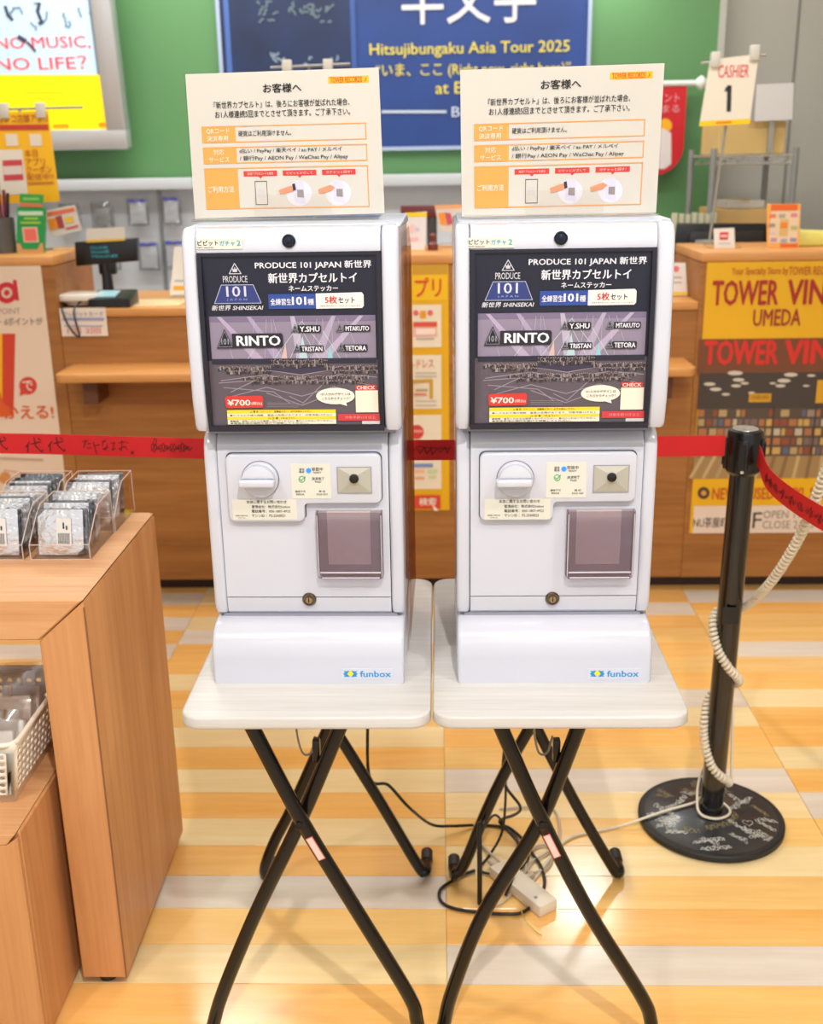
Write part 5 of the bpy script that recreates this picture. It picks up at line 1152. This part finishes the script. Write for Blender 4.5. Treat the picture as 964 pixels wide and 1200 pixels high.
hw(pts, .0012); hw([(720, 80), (728, 55), (738, 62), (732, 90)])
p.ox = 0
p2 = Print(t, f, -.0012, eps=.0004); p2.line([(484, 529), (488, 525), (492, 531), (497, 524), (500, 532), (505, 524), (506, 533), (512, 526), (516, 530), (521, 524), (524, 531), (528, 523)], .0014, INK, 1, 'handwriting'); p2.line([(486, 523), (527, 526)], .001, INK, 1, 'handwriting')
p.done(.6); p2.done(.6)
# fold the belt ink down to the strap: strap is straight within a millimetre there
q0 = Vector((SX+lean+.018, SY-.034, aY(873, 535, 2.21).z)); qe = aY(964, 608, 1.93); qd = aY(905, 567, 2.11)
PB = catmull([q0, qd, qe, qe+(qe-qd)*.9+Vector((0, 0, .03)), qe+(qe-qd)*2.2+Vector((0, 0, .12))], 7)
t, L0 = belt('red barrier belt with embossed-looking handwriting running off to the right', PB, .045)
random.seed(8); b = new(); 
def onb(s, v):  # s along path 0..1, v across -1..1
    k = s*(len(PB)-1); i = min(int(k), len(PB)-2); q = PB[i].lerp(PB[i+1], k-i); d = (PB[i+1]-PB[i]).normalized(); up = Vector((-d.z*d.x, -d.z*d.y, 1-d.z*d.z)).normalized(); nn = d.cross(up)
    if nn.y > 0: nn = -nn
    return q+up*v*.022-L0+nn*.0014, up
prev = None
for k in range(300):
    s = .015+k/300*.62; v = .55*math.sin(k*1.7)*(.6+.4*math.sin(k*.31))-.1
    if k % 9 == 8: prev = None; continue
    q, up = onb(s+.004*math.sin(k*2.3), v)
    if prev: 
        d = (q-prev).normalized(); sd = d.cross(Vector((0, -1, 0))).normalized()*.0006
        b.faces.new([b.verts.new(x) for x in (prev-sd, prev+sd, q+sd, q-sd)])
    prev = q
obj('handwriting', b, mat('belt_ink', (112, 14, 18), .6), t, 0)

# ================================================================== COILED CORD round the stanchion
CORD = mat('cream_cord', (232, 222, 200), .4)
def poleX(z): return SX+lean*(z-.028)/.83
path = []
far = [aY(990, 500, 1.88), aY(966, 556, 1.96), aY(938, 626, 2.05), aY(903, 682, 2.16)]
path += far
def wrap(u, v, ang):  # a point on the pole surface near pixel row v, at angle ang (0 = right, -90 = front)
    z = aY(u, v, SY).z; r_ = .0265+.0075
    return Vector((poleX(z)+r_*math.cos(math.radians(ang)), SY+.005+r_*math.sin(math.radians(ang)), z))
seq = [(870, 712, 5), (858, 718, 70), (842, 724, 130), (832, 738, 185), (836, 758, 225), (848, 776, 270), (860, 788, 310), (867, 800, 355), (858, 812, 60), (842, 824, 120), (828, 845, 180), (826, 868, 200), (836, 890, 240), (848, 902, 280), (862, 912, 330), (862, 918, 350)]
for u, v, a in seq: path.append(wrap(u, v, a))
C = catmull(path, 40)
# resample evenly
D_ = [0]
for a, c in zip(C, C[1:]): D_.append(D_[-1]+(c-a).length)
tot = D_[-1]; turns = int(tot/.0098); per = 12; N = turns*per; hel = []; j = 0
nrm = None; ang_h = 0
for k in range(N+1):
    s = tot*k/N
    while j < len(D_)-2 and D_[j+1] < s: j += 1
    tt = (s-D_[j])/max(1e-9, D_[j+1]-D_[j]); q = C[j].lerp(C[j+1], tt); d = (C[j+1]-C[j]).normalized()
    if nrm is None: nrm = d.orthogonal().normalized()
    nrm = (nrm-d*nrm.dot(d)).normalized(); bi = d.cross(nrm); 
    if k: ang_h += 2*PI*(tot/N)/(.0135 if s < .4*tot else .0098)
    a = ang_h
    stretch = 1.0
    hel.append(q+(nrm*math.cos(a)+bi*math.sin(a))*.0072)
t = thing('coiled_cord', 'cream coiled telephone-style cord wound round the black stanchion', 'cord', (SX, SY, 0))
b = new(); tube(b, [h_-t.location for h_ in hel], .0041, 6); obj('coil', b, CORD, t, 60)
# straight tail: loop at the pole foot, then over the floor to the adapter
e = hel[-1]-t.location
def G(u, v, z=.004): q = aZ(u, v, z); return q-Vector((SX, SY, 0))
tail = [e, Vector((.035, .03, .32)), Vector((.02, .045, .2)), Vector((-.02, .04, .1)), Vector((-.034, .0, .05)), Vector((-.03, -.028, .036)), Vector((0, -.042, .034)), Vector((.032, -.028, .034)), Vector((.042, 0, .034)), Vector((.02, .036, .036)), Vector((-.02, .036, .04)), G(815, 940, .035), G(780, 950, .028), G(745, 962, .02), G(720, 970), G(700, 974), G(672, 980), G(655, 992), G(640, 1012), G(622, 1034), G(612, 1030, .02)]
b = new(); tube(b, catmull(tail, 8), .0032, 7); obj('tail', b, CORD, t, 60)

# ================================================================== CABLES AND ADAPTERS under the tables
def cable(label, pts, r, m, name='power_cable', group=None):
    q0 = Vector(pts[0]); t = tag(obj(name, (lambda b: (tube(b, [p_-q0 for p_ in catmull(pts, 8)], r, 7), b)[1])(new()), m, None, 60, q0), label, 'cable', group)
    return t
g_ = lambda u, v, z=.005: aZ(u, v, z)
BK = mat('black_cable', (20, 18, 18), .35); GYC = mat('grey_cable', (196, 184, 166), .4)
cable('black power cable coming down behind the left table and across the floor', [aY(395, 700, 2.1), aY(402, 800, 2.09), Vector((-.16, 2.09, .45)), aY(432, 907, 2.08), aY(455, 920, 2.08), aY(478, 945, 2.08), g_(505, 966, .04), g_(530, 968, .02), g_(560, 967), g_(590, 970), g_(606, 985), g_(606, 1010), g_(600, 1030, .03), g_(592, 1050, .008)], .0035, BK)
cable('black cable looped on the floor around the white adapter', [g_(556, 1020), g_(545, 1024), g_(530, 1032), g_(516, 1042), g_(516, 1055), g_(530, 1064), g_(560, 1069), g_(590, 1071), g_(612, 1069), g_(630, 1054), g_(638, 1036), g_(634, 1016), g_(622, 998), g_(614, 985), g_(600, 972), g_(585, 962, .02), Vector((.175, 2.12, .12)), aY(590, 915, 2.1), aY(592, 860, 2.1), aY(594, 760, 2.09)], .0035, BK)
cable('black cable hanging in loops behind the right table legs', [aY(590, 800, 2.12), aY(592, 900, 2.12), aY(592, 940, 2.12), g_(588, 975, .05), g_(575, 1000), g_(562, 1018), g_(575, 1024), g_(595, 1022), g_(612, 1016), g_(618, 1000, .01), g_(596, 975, .02), g_(580, 955, .02), g_(565, 975, .012), g_(560, 1000)], .003, BK)
t = cable('black cable hanging straight down in front of the right table cables', [aY(566, 962, 1.99), aY(562, 968, 1.97), aY(562, 1000, 1.955), aY(562, 1040, 1.95), aY(562, 1072, 1.95)], .0055, BK)
cable('pale grey cable looped behind the white adapter', [g_(556, 966, .01), g_(565, 990), g_(585, 1010, .02), g_(600, 1028, .02)], .0032, GYC)
cable('pale grey cable coiled on the floor beside the adapter', [g_(585, 948), g_(620, 946), g_(650, 950), g_(655, 985), g_(640, 1000), g_(625, 1008), g_(618, 1022), g_(640, 1018), g_(648, 1000), g_(636, 990), g_(620, 1000), g_(612, 1030), g_(590, 1056), g_(575, 1062)], .0028, GYC)
# adapter: white power tap
c0 = aZ(612, 1038, .018); t = thing('power_tap', 'white power tap lying on the floor under the right table', 'power tap', (c0.x, c0.y, .0), (0, 0, -.95))
b = new(); box(b, -.085, .085, -.024, .024, .001, .027, .003, 2); obj('body', b, mat('tap_white', (232, 222, 204), .35), t)
b = new(); 
for x in (-.06, .055): lathe(b, [(.004, .0268), (.004, .0278), (.002, .0278)], (x, .008 if x < 0 else -.01, 0), 12)
obj('screw', b, STEEL, t)
b = new(); tube(b, [(-.085, 0, .014), (-.115, 0, .014)], [.011, .006], 10); tube(b, [(-.02, .024, .014), (-.02, .045, .014)], .008, 8); obj('plug', b, mat('plug_grey', (206, 192, 170), .4), t)
cable('thin yellow and green earth wire beside the power tap', [g_(610, 1066, .02), g_(616, 1080, .015), g_(626, 1090, .004), g_(634, 1096, .004)], .0012, mat('yellow_wire', (206, 190, 60), .4), 'earth_wire')
